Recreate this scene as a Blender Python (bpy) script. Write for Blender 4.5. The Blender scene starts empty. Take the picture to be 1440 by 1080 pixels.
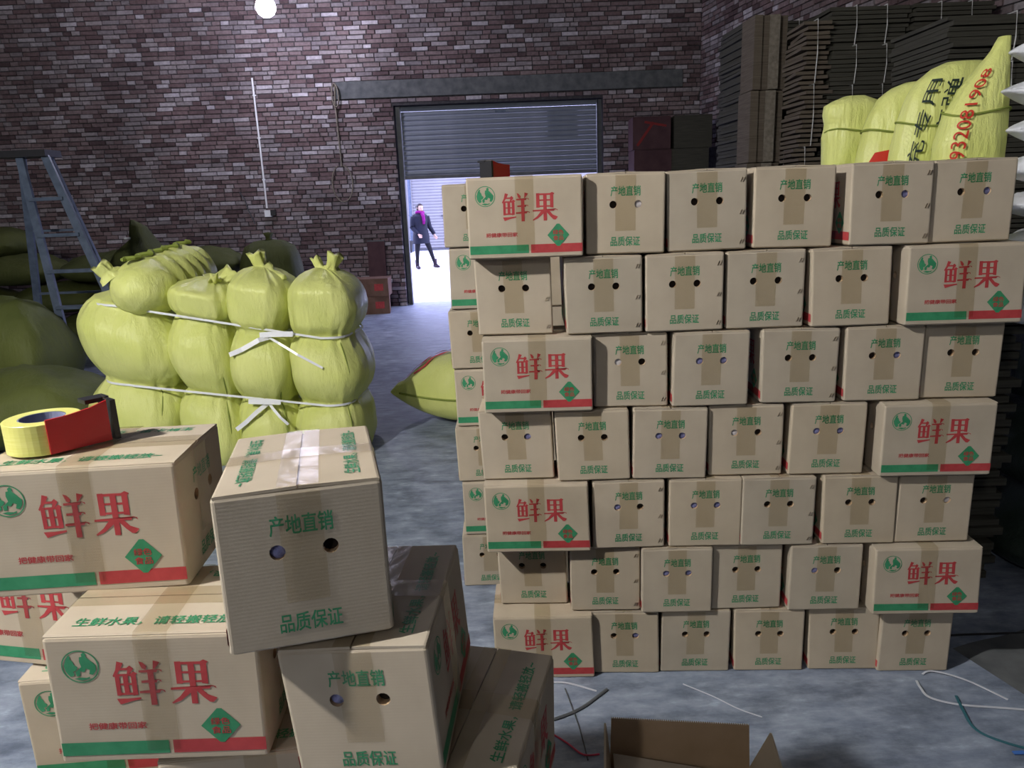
import bpy, bmesh, math, random
from math import sin, cos, pi, sqrt, radians, exp
from mathutils import Vector, Matrix, noise
rnd = random.Random(7)
S = bpy.context.scene
C = S.collection

# ------------------------------------------------------------------ camera, sky, light, exposure
TH, RO, EYE, FPX = radians(13.9), math.atan(0.038), 1.55, 1040.0
fw = Vector((0, cos(TH), -sin(TH))); r0 = Vector((1, 0, 0)); u0 = r0.cross(fw)
rt = r0*cos(RO) - u0*sin(RO); up = r0*sin(RO) + u0*cos(RO)
cam_data = bpy.data.cameras.new('camera'); cam = bpy.data.objects.new('camera', cam_data); C.objects.link(cam)
cam_data.sensor_width = 36.0; cam_data.lens = FPX*36.0/1440.0; cam_data.clip_end = 200
cam.matrix_world = Matrix(((rt.x, up.x, -fw.x, 0), (rt.y, up.y, -fw.y, 0), (rt.z, up.z, -fw.z, EYE), (0, 0, 0, 1)))
S.camera = cam
w = bpy.data.worlds.new('sky'); S.world = w; w.use_nodes = True
bgn = w.node_tree.nodes['Background']
bgn.inputs[0].default_value = (0.58, 0.60, 1.0, 1); bgn.inputs[1].default_value = 8.0
KEY_LAMP = (-2.6, 0.30, 3.4); KEY_POWER = 740.0
FILL_LAMP = (-2.9, -4.4, 4.2); FILL_POWER = 235.0  # fill bulb added out of view to lift carton fronts and near floor
BACK_LAMP = (-2.86, 10.0, 3.98); BACK_POWER = 190.0
S.view_settings.view_transform = 'Standard'
try: S.view_settings.look = 'None'
except Exception: pass
S.view_settings.gamma = 1.0; S.view_settings.use_curve_mapping = False
S.view_settings.exposure = 0.0
pl = bpy.data.lights.new('door_portal', 'AREA'); pl.shape = 'RECTANGLE'; pl.size = 3.1; pl.size_y = 1.95
pl.cycles.is_portal = True
po = bpy.data.objects.new('door_portal', pl); C.objects.link(po)
po.location = (-0.05, 11.9, 0.97); po.rotation_euler = (radians(-90), 0, 0)

# ------------------------------------------------------------------ helpers
def link(o): C.objects.link(o); return o
def empty(name, loc=(0, 0, 0), rz=0.0, rot=None):
    o = link(bpy.data.objects.new(name, None)); o.location = loc
    o.rotation_euler = rot if rot else (0, 0, rz); o.empty_display_size = .05
    return o
def tag(o, label=None, cat=None, group=None, kind=None):
    if label: o['label'] = label
    if cat: o['category'] = cat
    if group: o['group'] = group
    if kind: o['kind'] = kind
    return o
def obj(name, me, parent=None, loc=None):
    o = link(bpy.data.objects.new(name, me))
    if parent is not None: o.parent = parent
    if loc is not None: o.location = loc
    return o
def mesh(name, verts, faces, mats, fmat=None, smooth=False):
    me = bpy.data.meshes.new(name); me.from_pydata([tuple(v) for v in verts], [], faces)
    for m in (mats if isinstance(mats, (list, tuple)) else [mats]): me.materials.append(m)
    if fmat:
        for p, i in zip(me.polygons, fmat): p.material_index = i
    if smooth:
        for p in me.polygons: p.use_smooth = True
    me.update(); return me
def bm_mesh(name, bm, mats, smooth=False):
    me = bpy.data.meshes.new(name); bm.to_mesh(me); bm.free()
    for m in (mats if isinstance(mats, (list, tuple)) else [mats]): me.materials.append(m)
    if smooth:
        for p in me.polygons: p.use_smooth = True
    return me
class MB:
    def __init__(s): s.v = []; s.f = []; s.m = []
    def add(s, vs, fs, m=0):
        n = len(s.v); s.v += [tuple(v) for v in vs]; s.f += [tuple(i+n for i in f) for f in fs]; s.m += [m]*len(fs); return s
    def box(s, c, d, rz=0.0, m=0, M=None):
        vs = []
        for k in (-.5, .5):
            for j in (-.5, .5):
                for i in (-.5, .5):
                    x, y, z = i*d[0], j*d[1], k*d[2]
                    p = Vector((x*cos(rz)-y*sin(rz), x*sin(rz)+y*cos(rz), z))
                    if M is not None: p = M @ p
                    vs.append((c[0]+p.x, c[1]+p.y, c[2]+p.z))
        return s.add(vs, [(0, 2, 3, 1), (4, 5, 7, 6), (0, 1, 5, 4), (2, 6, 7, 3), (0, 4, 6, 2), (1, 3, 7, 5)], m)
    def bar(s, a, b, wx, wy, m=0, side=(1, 0, 0)):
        a = Vector(a); b = Vector(b); d = (b-a).normalized(); sx = Vector(side); sx = (sx - d*sx.dot(d)).normalized(); sy = d.cross(sx)
        vs = []
        for p in (a, b):
            for i, j in ((-1, -1), (1, -1), (1, 1), (-1, 1)): vs.append(p + sx*(i*wx/2) + sy*(j*wy/2))
        return s.add(vs, [(3, 2, 1, 0), (4, 5, 6, 7), (0, 1, 5, 4), (1, 2, 6, 5), (2, 3, 7, 6), (3, 0, 4, 7)], m)
    def tube(s, pts, r, n=8, m=0, cap=True):
        pts = [Vector(p) for p in pts]; vs = []; fs = []
        ref = Vector((0.13, 0.31, 1))
        for i, p in enumerate(pts):
            d = (pts[min(i+1, len(pts)-1)] - pts[max(i-1, 0)]).normalized()
            a = d.cross(ref)
            if a.length < .05: a = d.cross(Vector((1, 0, 0)))
            a.normalize(); b = d.cross(a); rr = r[i] if isinstance(r, (list, tuple)) else r
            for k in range(n): vs.append(p + a*(rr*cos(2*pi*k/n)) + b*(rr*sin(2*pi*k/n)))
        for i in range(len(pts)-1):
            for k in range(n): fs.append((i*n+k, i*n+(k+1) % n, (i+1)*n+(k+1) % n, (i+1)*n+k))
        if cap: fs.append(tuple(range(n-1, -1, -1))); fs.append(tuple((len(pts)-1)*n+k for k in range(n)))
        return s.add(vs, fs, m)
    def ribbon(s, pts, wid, nrm, m=0, th=.0012):
        pts = [Vector(p) for p in pts]; vs = []; fs = []
        for i, p in enumerate(pts):
            d = (pts[min(i+1, len(pts)-1)] - pts[max(i-1, 0)]).normalized()
            nn = Vector(nrm[i] if isinstance(nrm, list) else nrm); sd = d.cross(nn)
            if sd.length < 1e-4: sd = Vector((0, 0, 1))
            sd.normalize(); nn = sd.cross(d).normalized()
            vs += [p+sd*wid/2+nn*th, p-sd*wid/2+nn*th, p-sd*wid/2-nn*th, p+sd*wid/2-nn*th]
        for i in range(len(pts)-1):
            for k in range(4): fs.append((i*4+k, i*4+(k+1) % 4, (i+1)*4+(k+1) % 4, (i+1)*4+k))
        k = (len(pts)-1)*4; fs += [(3, 2, 1, 0), (k, k+1, k+2, k+3)]
        return s.add(vs, fs, m)
    def lathe(s, prof, n=24, c=(0, 0, 0), m=0):
        vs = []; fs = []
        for r, z in prof:
            for k in range(n): vs.append((c[0]+r*cos(2*pi*k/n), c[1]+r*sin(2*pi*k/n), c[2]+z))
        for i in range(len(prof)-1):
            for k in range(n): fs.append((i*n+k, i*n+(k+1) % n, (i+1)*n+(k+1) % n, (i+1)*n+k))
        return s.add(vs, fs, m)
    def done(s, name, mats, smooth=False): return mesh(name, s.v, s.f, mats, s.m, smooth)

# ------------------------------------------------------------------ materials
def mat(name, col=(.5, .5, .5), rough=.7, metal=0.0, spec=.3, emit=None, es=0.0):
    m = bpy.data.materials.new(name); m.use_nodes = True; b = m.node_tree.nodes['Principled BSDF']
    b.inputs['Base Color'].default_value = (*col, 1); b.inputs['Roughness'].default_value = rough
    b.inputs['Metallic'].default_value = metal; b.inputs['Specular IOR Level'].default_value = spec
    if emit: b.inputs['Emission Color'].default_value = (*emit, 1); b.inputs['Emission Strength'].default_value = es
    return m
def nd(m, t, **kw):
    n = m.node_tree.nodes.new(t)
    for k, v in kw.items():
        if hasattr(n, k) and k not in n.inputs: setattr(n, k, v)
        else: n.inputs[k].default_value = v
    return n
def lk(m, a, b): m.node_tree.links.new(a, b)
def bsdf(m): return m.node_tree.nodes['Principled BSDF']
def ramp(m, src, stops):
    r = nd(m, 'ShaderNodeValToRGB'); e = r.color_ramp.elements
    while len(e) < len(stops): e.new(.5)
    for el, (p, c) in zip(e, stops): el.position = p; el.color = (*c, 1)
    lk(m, src, r.inputs[0]); return r.outputs[0]
def coords(m, scale=(1, 1, 1), kind='Object'):
    t = nd(m, 'ShaderNodeTexCoord'); mp = nd(m, 'ShaderNodeMapping'); mp.inputs['Scale'].default_value = scale
    lk(m, t.outputs[kind], mp.inputs[0]); return mp.outputs[0]
def noise_tex(m, vec, scale, detail=4, rough=.5):
    n = nd(m, 'ShaderNodeTexNoise'); n.inputs['Scale'].default_value = scale; n.inputs['Detail'].default_value = detail
    n.inputs['Roughness'].default_value = rough
    if vec is not None: lk(m, vec, n.inputs['Vector'])
    return n.outputs[0]
def bump(m, h, strength=.3, dist=.01):
    b = nd(m, 'ShaderNodeBump'); b.inputs['Strength'].default_value = strength; b.inputs['Distance'].default_value = dist
    lk(m, h, b.inputs['Height']); lk(m, b.outputs[0], bsdf(m).inputs['Normal'])
def mixc(m, a, b, fac, mode='MULTIPLY'):
    x = nd(m, 'ShaderNodeMix'); x.data_type = 'RGBA'; x.blend_type = mode
    if isinstance(fac, float): x.inputs[0].default_value = fac
    else: lk(m, fac, x.inputs[0])
    for i, v in ((6, a), (7, b)):
        if isinstance(v, tuple): x.inputs[i].default_value = (*v, 1)
        else: lk(m, v, x.inputs[i])
    return x.outputs[2]
def noisy(name, stops, scale=6, rough=.8, spec=.25, bs=.2, bd=.004, vscale=(1, 1, 1), detail=5, metal=0.0):
    m = mat(name, (.5, .5, .5), rough, metal, spec); v = coords(m, vscale); n = noise_tex(m, v, scale, detail)
    lk(m, ramp(m, n, stops), bsdf(m).inputs['Base Color']); bump(m, n, bs, bd); return m

M = {}
# cardboard: kraft with faint corrugation and per-carton tint
m = M['kraft'] = mat('kraft_cardboard', (.45, .36, .26), .72, 0, .25)
v = coords(m); n1 = noise_tex(m, v, 9, 5); n2 = noise_tex(m, coords(m, (1, 1, 60)), 14, 2)
c1 = ramp(m, n1, [(.3, (.405, .348, .272)), (.7, (.465, .403, .320))])
oi = nd(m, 'ShaderNodeObjectInfo'); tint = ramp(m, oi.outputs['Random'], [(0, (.90, .90, .90)), (.5, (1, .98, .96)), (1, (1.0, .97, .92))])
lk(m, mixc(m, c1, tint, 1.0), bsdf(m).inputs['Base Color'])
wv = nd(m, 'ShaderNodeTexWave'); wv.inputs['Scale'].default_value = 60; wv.inputs['Distortion'].default_value = .6; wv.bands_direction = 'Z'
lk(m, v, wv.inputs['Vector']); bump(m, wv.outputs['Fac'], .03, .002)
M['kraft_in'] = noisy('kraft_inside', [(.3, (.36, .25, .15)), (.7, (.44, .31, .20))], 10, .8, .2, .1)
M['red'] = noisy('red_print', [(.25, (.34, .035, .04)), (.75, (.46, .06, .062))], 40, .6, .3, .02)
M['green'] = noisy('green_print', [(.25, (.025, .19, .085)), (.75, (.05, .27, .13))], 40, .6, .3, .02)
M['hole'] = mat('hole_painted_shade', (.02, .015, .012), .9)  # near-black disc in each hole paints the shade inside the carton
M['purple'] = noisy('purple_foam_net', [(.3, (.05, .05, .13)), (.7, (.28, .29, .55))], 90, .5, .4, .3)
M['pale'] = noisy('pale_foam_net', [(.3, (.35, .33, .36)), (.7, (.65, .63, .66))], 90, .5, .4, .3)
M['staple'] = mat('staple_steel', (.45, .38, .30), .35, 1.0)
# clear packing tape: real see-through film with a glossy coat
m = M['tape'] = bpy.data.materials.new('packing_tape'); m.use_nodes = True; nt = m.node_tree; nt.nodes.remove(nt.nodes['Principled BSDF'])
tr = nd(m, 'ShaderNodeBsdfTransparent'); tr.inputs[0].default_value = (.90, .875, .81, 1)
gl = nd(m, 'ShaderNodeBsdfGlossy'); gl.inputs['Roughness'].default_value = .3; gl.inputs[0].default_value = (1, 1, 1, 1)
gi = nd(m, 'ShaderNodeNewGeometry'); fr = nd(m, 'ShaderNodeLayerWeight'); fr.inputs[0].default_value = .25; mx = nd(m, 'ShaderNodeMixShader')
bp = nd(m, 'ShaderNodeBump'); bp.inputs['Strength'].default_value = .35; bp.inputs['Distance'].default_value = .01
lk(m, noise_tex(m, coords(m), 22, 3), bp.inputs['Height']); lk(m, bp.outputs[0], gl.inputs['Normal'])
sc_ = nd(m, 'ShaderNodeMapRange'); sc_.inputs['To Min'].default_value = .03; sc_.inputs['To Max'].default_value = .6; pw_ = nd(m, 'ShaderNodeMath'); pw_.operation = 'POWER'; pw_.inputs[1].default_value = 2.0; lk(m, fr.outputs['Facing'], pw_.inputs[0]); lk(m, pw_.outputs[0], sc_.inputs['Value']); lk(m, sc_.outputs[0], mx.inputs[0]); lk(m, tr.outputs[0], mx.inputs[1]); lk(m, gl.outputs[0], mx.inputs[2])
lk(m, mx.outputs[0], nt.nodes['Material Output'].inputs[0])

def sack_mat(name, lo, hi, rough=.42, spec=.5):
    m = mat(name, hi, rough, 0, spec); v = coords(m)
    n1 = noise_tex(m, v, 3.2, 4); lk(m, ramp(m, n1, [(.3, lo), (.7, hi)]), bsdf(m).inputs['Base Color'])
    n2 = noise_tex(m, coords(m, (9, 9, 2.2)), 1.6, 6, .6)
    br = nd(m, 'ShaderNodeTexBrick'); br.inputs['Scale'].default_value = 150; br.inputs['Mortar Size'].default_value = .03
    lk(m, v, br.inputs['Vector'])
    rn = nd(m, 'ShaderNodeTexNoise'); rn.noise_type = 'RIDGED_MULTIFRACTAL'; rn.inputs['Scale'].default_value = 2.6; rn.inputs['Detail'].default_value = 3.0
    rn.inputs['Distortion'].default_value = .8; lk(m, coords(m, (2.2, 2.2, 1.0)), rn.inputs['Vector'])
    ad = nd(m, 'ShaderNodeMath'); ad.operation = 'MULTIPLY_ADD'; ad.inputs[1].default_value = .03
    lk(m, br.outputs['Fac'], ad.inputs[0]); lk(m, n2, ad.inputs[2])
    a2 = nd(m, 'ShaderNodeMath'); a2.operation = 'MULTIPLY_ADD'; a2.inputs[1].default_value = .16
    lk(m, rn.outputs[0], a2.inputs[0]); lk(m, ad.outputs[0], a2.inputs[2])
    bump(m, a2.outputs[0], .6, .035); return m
M['sack'] = sack_mat('yellow_woven_sack', (.66, .71, .20), (.78, .81, .29), .36)
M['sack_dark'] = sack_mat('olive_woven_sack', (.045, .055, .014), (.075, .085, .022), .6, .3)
M['sack_green'] = sack_mat('shaded_green_woven_sack', (.08, .10, .022), (.12, .14, .034), .55, .35)  # darkened green carries the shade on the bags at the left
M['sack_white'] = sack_mat('white_woven_sack', (.66, .68, .74), (.80, .81, .86), .5, .4)
M['plastic_dark'] = sack_mat('dark_green_plastic_wrap', (.018, .03, .024), (.035, .052, .042), .35, .5)
M['strap'] = mat('white_strapping', (.82, .83, .86), .3, 0, .6)
M['ink_black'] = mat('black_print', (.02, .035, .03), .6)
M['ink_red'] = mat('sack_red_print', (.55, .035, .02), .6)
M['seam'] = mat('sack_seam', (.22, .27, .05), .7)

def brick_ramp(m, src):
    return ramp(m, src, [(0.0, (.085, .060, .064)), (.12, (.14, .098, .10)), (.35, (.185, .138, .14)), (.55, (.225, .178, .178)), (.72, (.21, .19, .20)), (.88, (.31, .28, .285)), (1.0, (.46, .44, .47))])
for nm in ('brick_many', 'brick_single'):
    m = M[nm] = mat(nm, (.3, .2, .2), .9, 0, .15)
    if nm == 'brick_many':
        g = nd(m, 'ShaderNodeNewGeometry'); src = g.outputs['Random Per Island']
    else:
        g = nd(m, 'ShaderNodeObjectInfo'); src = g.outputs['Random']
    t = nd(m, 'ShaderNodeTexCoord'); gn = nd(m, 'ShaderNodeNewGeometry')
    nz = noise_tex(m, gn.outputs['Position'], 1.1, 3); nf = noise_tex(m, gn.outputs['Position'], 26, 4)
    col = mixc(m, brick_ramp(m, src), ramp(m, nz, [(.3, (.72, .70, .72)), (.7, (1.12, 1.08, 1.1))]), 1.0)
    col = mixc(m, col, ramp(m, nf, [(.3, (.75, .75, .75)), (.7, (1.15, 1.15, 1.15))]), 1.0)
    lk(m, col, bsdf(m).inputs['Base Color']); bump(m, nf, .35, .01)
M['mortar'] = noisy('grey_mortar', [(.3, (.035, .032, .035)), (.7, (.07, .066, .07))], 20, .95, .1, .4, .01)
M['concrete_dark'] = noisy('dark_concrete', [(.3, (.075, .08, .085)), (.7, (.135, .14, .145))], 9, .9, .15, .3, .01)
M['shutter'] = noisy('grey_shutter_steel', [(.3, (.15, .17, .21)), (.7, (.20, .22, .27))], 3, .42, .45, .05, .004)
M['rail'] = noisy('dark_steel_rail', [(.3, (.06, .065, .075)), (.7, (.10, .105, .12))], 8, .5, .4, .1)
M['plaster'] = noisy('roof_plaster', [(.3, (.20, .20, .21)), (.7, (.26, .26, .27))], 4, .9, .1)
m = M['floor'] = mat('concrete_floor', (.2, .22, .26), .55, 0, .35)
v = coords(m); a = noise_tex(m, v, .9, 6, .6); b_ = noise_tex(m, coords(m, (1, 1.6, 1)), 6, 8, .65); s_ = noise_tex(m, coords(m, (3.5, 11, 1)), 1.6, 8, .72)
col = mixc(m, ramp(m, a, [(.32, (.21, .245, .31)), (.68, (.33, .365, .44))]), ramp(m, b_, [(.35, (.55, .57, .60)), (.52, (.95, .96, .98)), (.72, (1.25, 1.25, 1.24))]), 1.0)
col = mixc(m, col, ramp(m, s_, [(.38, (.70, .72, .77)), (.58, (1.05, 1.05, 1.05)), (.70, (1.55, 1.56, 1.56))]), 1.0)
lk(m, col, bsdf(m).inputs['Base Color']); bump(m, b_, .15, .01)
rr = ramp(m, b_, [(.3, (.42, .42, .42)), (.7, (.62, .62, .62))]); lk(m, rr, bsdf(m).inputs['Roughness'])
M['yard'] = noisy('pale_yard_concrete', [(.3, (.50, .50, .50)), (.7, (.62, .62, .61))], 2.0, .85, .2, .1)
M['white_wall'] = noisy('white_painted_steel', [(.3, (.19, .19, .20)), (.7, (.22, .22, .23))], 2.0, .6, .3, .05)
M['alu'] = noisy('blue_grey_metal', [(.3, (.06, .08, .12)), (.7, (.10, .13, .19))], 14, .5, .4, .1, .003, metal=.2)
M['black'] = mat('black_plastic', (.018, .018, .022), .4, 0, .5)
M['redplastic'] = mat('red_plastic', (.56, .012, .022), .38, 0, .5)
M['yellowtape'] = noisy('yellow_tape_roll', [(.3, (.68, .66, .17)), (.7, (.76, .74, .26))], 12, .28, .5, .05, .002, (1, 1, 20))
M['core'] = noisy('grey_card_core', [(.3, (.16, .18, .30)), (.7, (.30, .32, .44))], 20, .7, .2)
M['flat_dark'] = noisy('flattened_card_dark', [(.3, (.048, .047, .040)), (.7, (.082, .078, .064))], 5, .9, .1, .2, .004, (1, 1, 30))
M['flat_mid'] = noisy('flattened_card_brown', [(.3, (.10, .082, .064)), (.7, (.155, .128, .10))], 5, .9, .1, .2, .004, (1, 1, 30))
M['flat_edge'] = noisy('card_edge', [(.3, (.16, .14, .115)), (.7, (.26, .23, .19))], 30, .9, .1)
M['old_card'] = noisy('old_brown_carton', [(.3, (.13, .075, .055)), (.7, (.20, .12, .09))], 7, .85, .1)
M['darkred'] = mat('faded_red', (.20, .02, .02), .7)
M['string'] = mat('white_string', (.62, .62, .62), .7)
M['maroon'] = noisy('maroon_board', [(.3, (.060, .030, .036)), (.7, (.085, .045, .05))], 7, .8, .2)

# ------------------------------------------------------------------ glyphs and print
def glyph_polys(text, bold=.02, res=2):
    cu = bpy.data.curves.new('t', 'FONT'); cu.body = text; cu.size = 1.0; cu.offset = 0.0; cu.resolution_u = res; cu.fill_mode = 'FRONT'
    o = bpy.data.objects.new('t', cu); C.objects.link(o)
    dg = bpy.context.evaluated_depsgraph_get(); dg.update()
    me = o.evaluated_get(dg).to_mesh(); vs = [v.co.to_2d() for v in me.vertices]; fs = [tuple(p.vertices) for p in me.polygons]
    o.evaluated_get(dg).to_mesh_clear(); bpy.data.objects.remove(o); bpy.data.curves.remove(cu)
    if bold:
        b0 = bold*.62; n0 = len(vs); v0 = list(vs); f0 = list(fs); vs = []; fs = []
        for q, (dx, dy) in enumerate(((-b0, -b0), (b0, -b0), (-b0, b0), (b0, b0))):
            vs += [Vector((v.x+dx, v.y+dy)) for v in v0]; fs += [tuple(i+q*n0 for i in f) for f in f0]
    x0 = min(v.x for v in vs); x1 = max(v.x for v in vs); y0 = min(v.y for v in vs); y1 = max(v.y for v in vs)
    return [((v.x-x0)/(x1-x0), (v.y-y0)/(y1-y0), .00004*(i//n0) if bold else 0.0) for i, v in enumerate(vs)], fs
def poly(pts): return (list(pts), [tuple(range(len(pts)))])
def join2(items):
    V_, F_ = [], []
    for vs, fs in items:
        n = len(V_); V_ += vs; F_ += [tuple(i+n for i in f) for f in fs]
    return V_, F_
def R_(x0, y0, x1, y1): return poly([(x0, y0), (x1, y0), (x1, y1), (x0, y1)])
def norm(P, s=100.0):
    L = {}
    for k, f in enumerate(P[1]):
        for i in f: L[i] = .00002*k
    return [(x/s, y/s, L.get(i, 0)) for i, (x, y) in enumerate(P[0])], P[1]
GUO = norm(join2([R_(17, 46, 30, 96), poly([(70, 46), (83, 44), (83, 90), (88, 94), (78, 99), (70, 95)]), R_(30, 89, 72, 95), R_(30, 69, 70, 74), R_(30, 48, 70, 53),
    R_(44, 0, 57, 94), poly([(3, 33), (84, 33), (90, 41), (99, 33), (98, 38), (3, 38)]),
    poly([(44, 33), (44, 25), (22, 8), (4, 1), (2, 4), (20, 17), (34, 33)]), poly([(57, 33), (68, 33), (80, 20), (99, 12), (90, 2), (82, 3), (70, 14), (57, 29)])]))
XIAN = norm(join2([poly([(12, 99), (24, 95), (18, 84), (10, 72), (2, 64), (0, 67), (7, 80)]), poly([(14, 84), (30, 84), (36, 89), (43, 82), (34, 70), (29, 71), (31, 79), (14, 79)]),
    R_(4, 23, 13, 71), poly([(36, 22), (46, 24), (46, 68), (50, 71), (42, 76), (36, 71)]), R_(13, 66, 38, 71), R_(13, 46, 36, 50), R_(13, 24, 36, 29), R_(20, 28, 30, 68),
    poly([(2, 16), (8, 3), (28, 9), (51, 14), (51, 18), (25, 16)]),
    poly([(55, 98), (63, 95), (70, 86), (67, 79), (60, 82)]), poly([(84, 99), (97, 95), (86, 81), (82, 80)]),
    poly([(53, 73), (88, 73), (92, 80), (99, 73), (99, 78), (53, 78)]), poly([(56, 50), (86, 50), (90, 57), (96, 50), (96, 55), (56, 55)]), poly([(50, 27), (90, 27), (94, 35), (101, 27), (101, 32), (50, 32)]),
    R_(70, 0, 82, 78)]))
T_CDZX = glyph_polys('产地直销', .022); T_PZBZ = glyph_polys('品质保证', .022)
T_SMALL = glyph_polys('把健康带回家', .03, 1); T_TOP = glyph_polys('生鲜水果，请轻搬轻放~', .02, 1)
T_D1 = glyph_polys('绿色', .02, 1); T_D2 = glyph_polys('食品', .02, 1)
def put(P, x0, y0, w_, h_): return [(x0+p[0]*w_, y0+p[1]*h_)+tuple(p[2:]) for p in P[0]], P[1]
def disc(cx, cy, r, n=28): return poly([(cx+r*cos(2*pi*k/n), cy+r*sin(2*pi*k/n)) for k in range(n)])
def ring(cx, cy, r, r2, n=36):
    vs = [(cx+q*cos(2*pi*k/n), cy+q*sin(2*pi*k/n)) for q in (r2, r) for k in range(n)]
    return vs, [(k, (k+1) % n, n+(k+1) % n, n+k) for k in range(n)]
# emblem: green ring holding two leaning figures
LOGO = join2([ring(0, 0, 1.0, .93),
    poly([(-.80, -.28), (-.86, .05), (-.70, .48), (-.56, .70), (-.46, .62), (-.50, .46), (-.38, .34), (-.30, .08), (-.14, -.02), (-.22, -.22), (-.40, -.30), (-.36, -.52), (-.58, -.62), (-.70, -.46)]),
    poly([(-.30, -.34), (.06, -.02), (-.02, .30), (.02, .58), (.16, .60), (.14, .76), (.28, .86), (.40, .74), (.36, .58), (.60, .34), (.84, .06), (.80, -.28), (.62, -.52), (.42, -.48), (.50, -.22), (.30, -.12), (.18, -.34), (-.04, -.28), (-.06, -.56), (-.26, -.60)]),
    poly([(-.40, -.74), (-.10, -.66), (.26, -.70), (.46, -.62), (.40, -.76), (.0, -.86)])])

# ------------------------------------------------------------------ cartons
BL, BW, BH = .327, .226, .2315          # length, width, pitch height
BT = BH-.0068                          # top of the walls; flaps above
def deform(k):
    a, b, sx, sy = [(0, 0, 0, 0), (.014, -.010, .004, -.003), (-.012, .014, -.005, .004), (.006, .012, .003, .006)][k]
    def D(p):
        t = p[2]/BH-.5
        return (p[0]*(1+a*t)+sx*t, p[1]*(1+b*t)+sy*t, p[2])
    return D
def wallmap(face, off):
    """2-D (u to the right, v up, metres from the lower left corner seen from outside) -> box surface"""
    if face == 'front': return lambda u, v, l=0: (u-BL/2, -BW/2-off-l, v)
    if face == 'back': return lambda u, v, l=0: (BL/2-u, BW/2+off+l, v)
    if face == 'left': return lambda u, v, l=0: (-BL/2-off-l, BW/2-u, v)
    if face == 'right': return lambda u, v, l=0: (BL/2+off+l, u-BW/2, v)
RAISE = .0022
def flap_z(y): return BT+.0036+RAISE*(1-abs(y)/(BW/2))     # upper face of a flap: the seam stands a little higher
MESH = {}
HOLES = [(.078, .139), (.149, .139)]; HR = .0108
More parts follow.
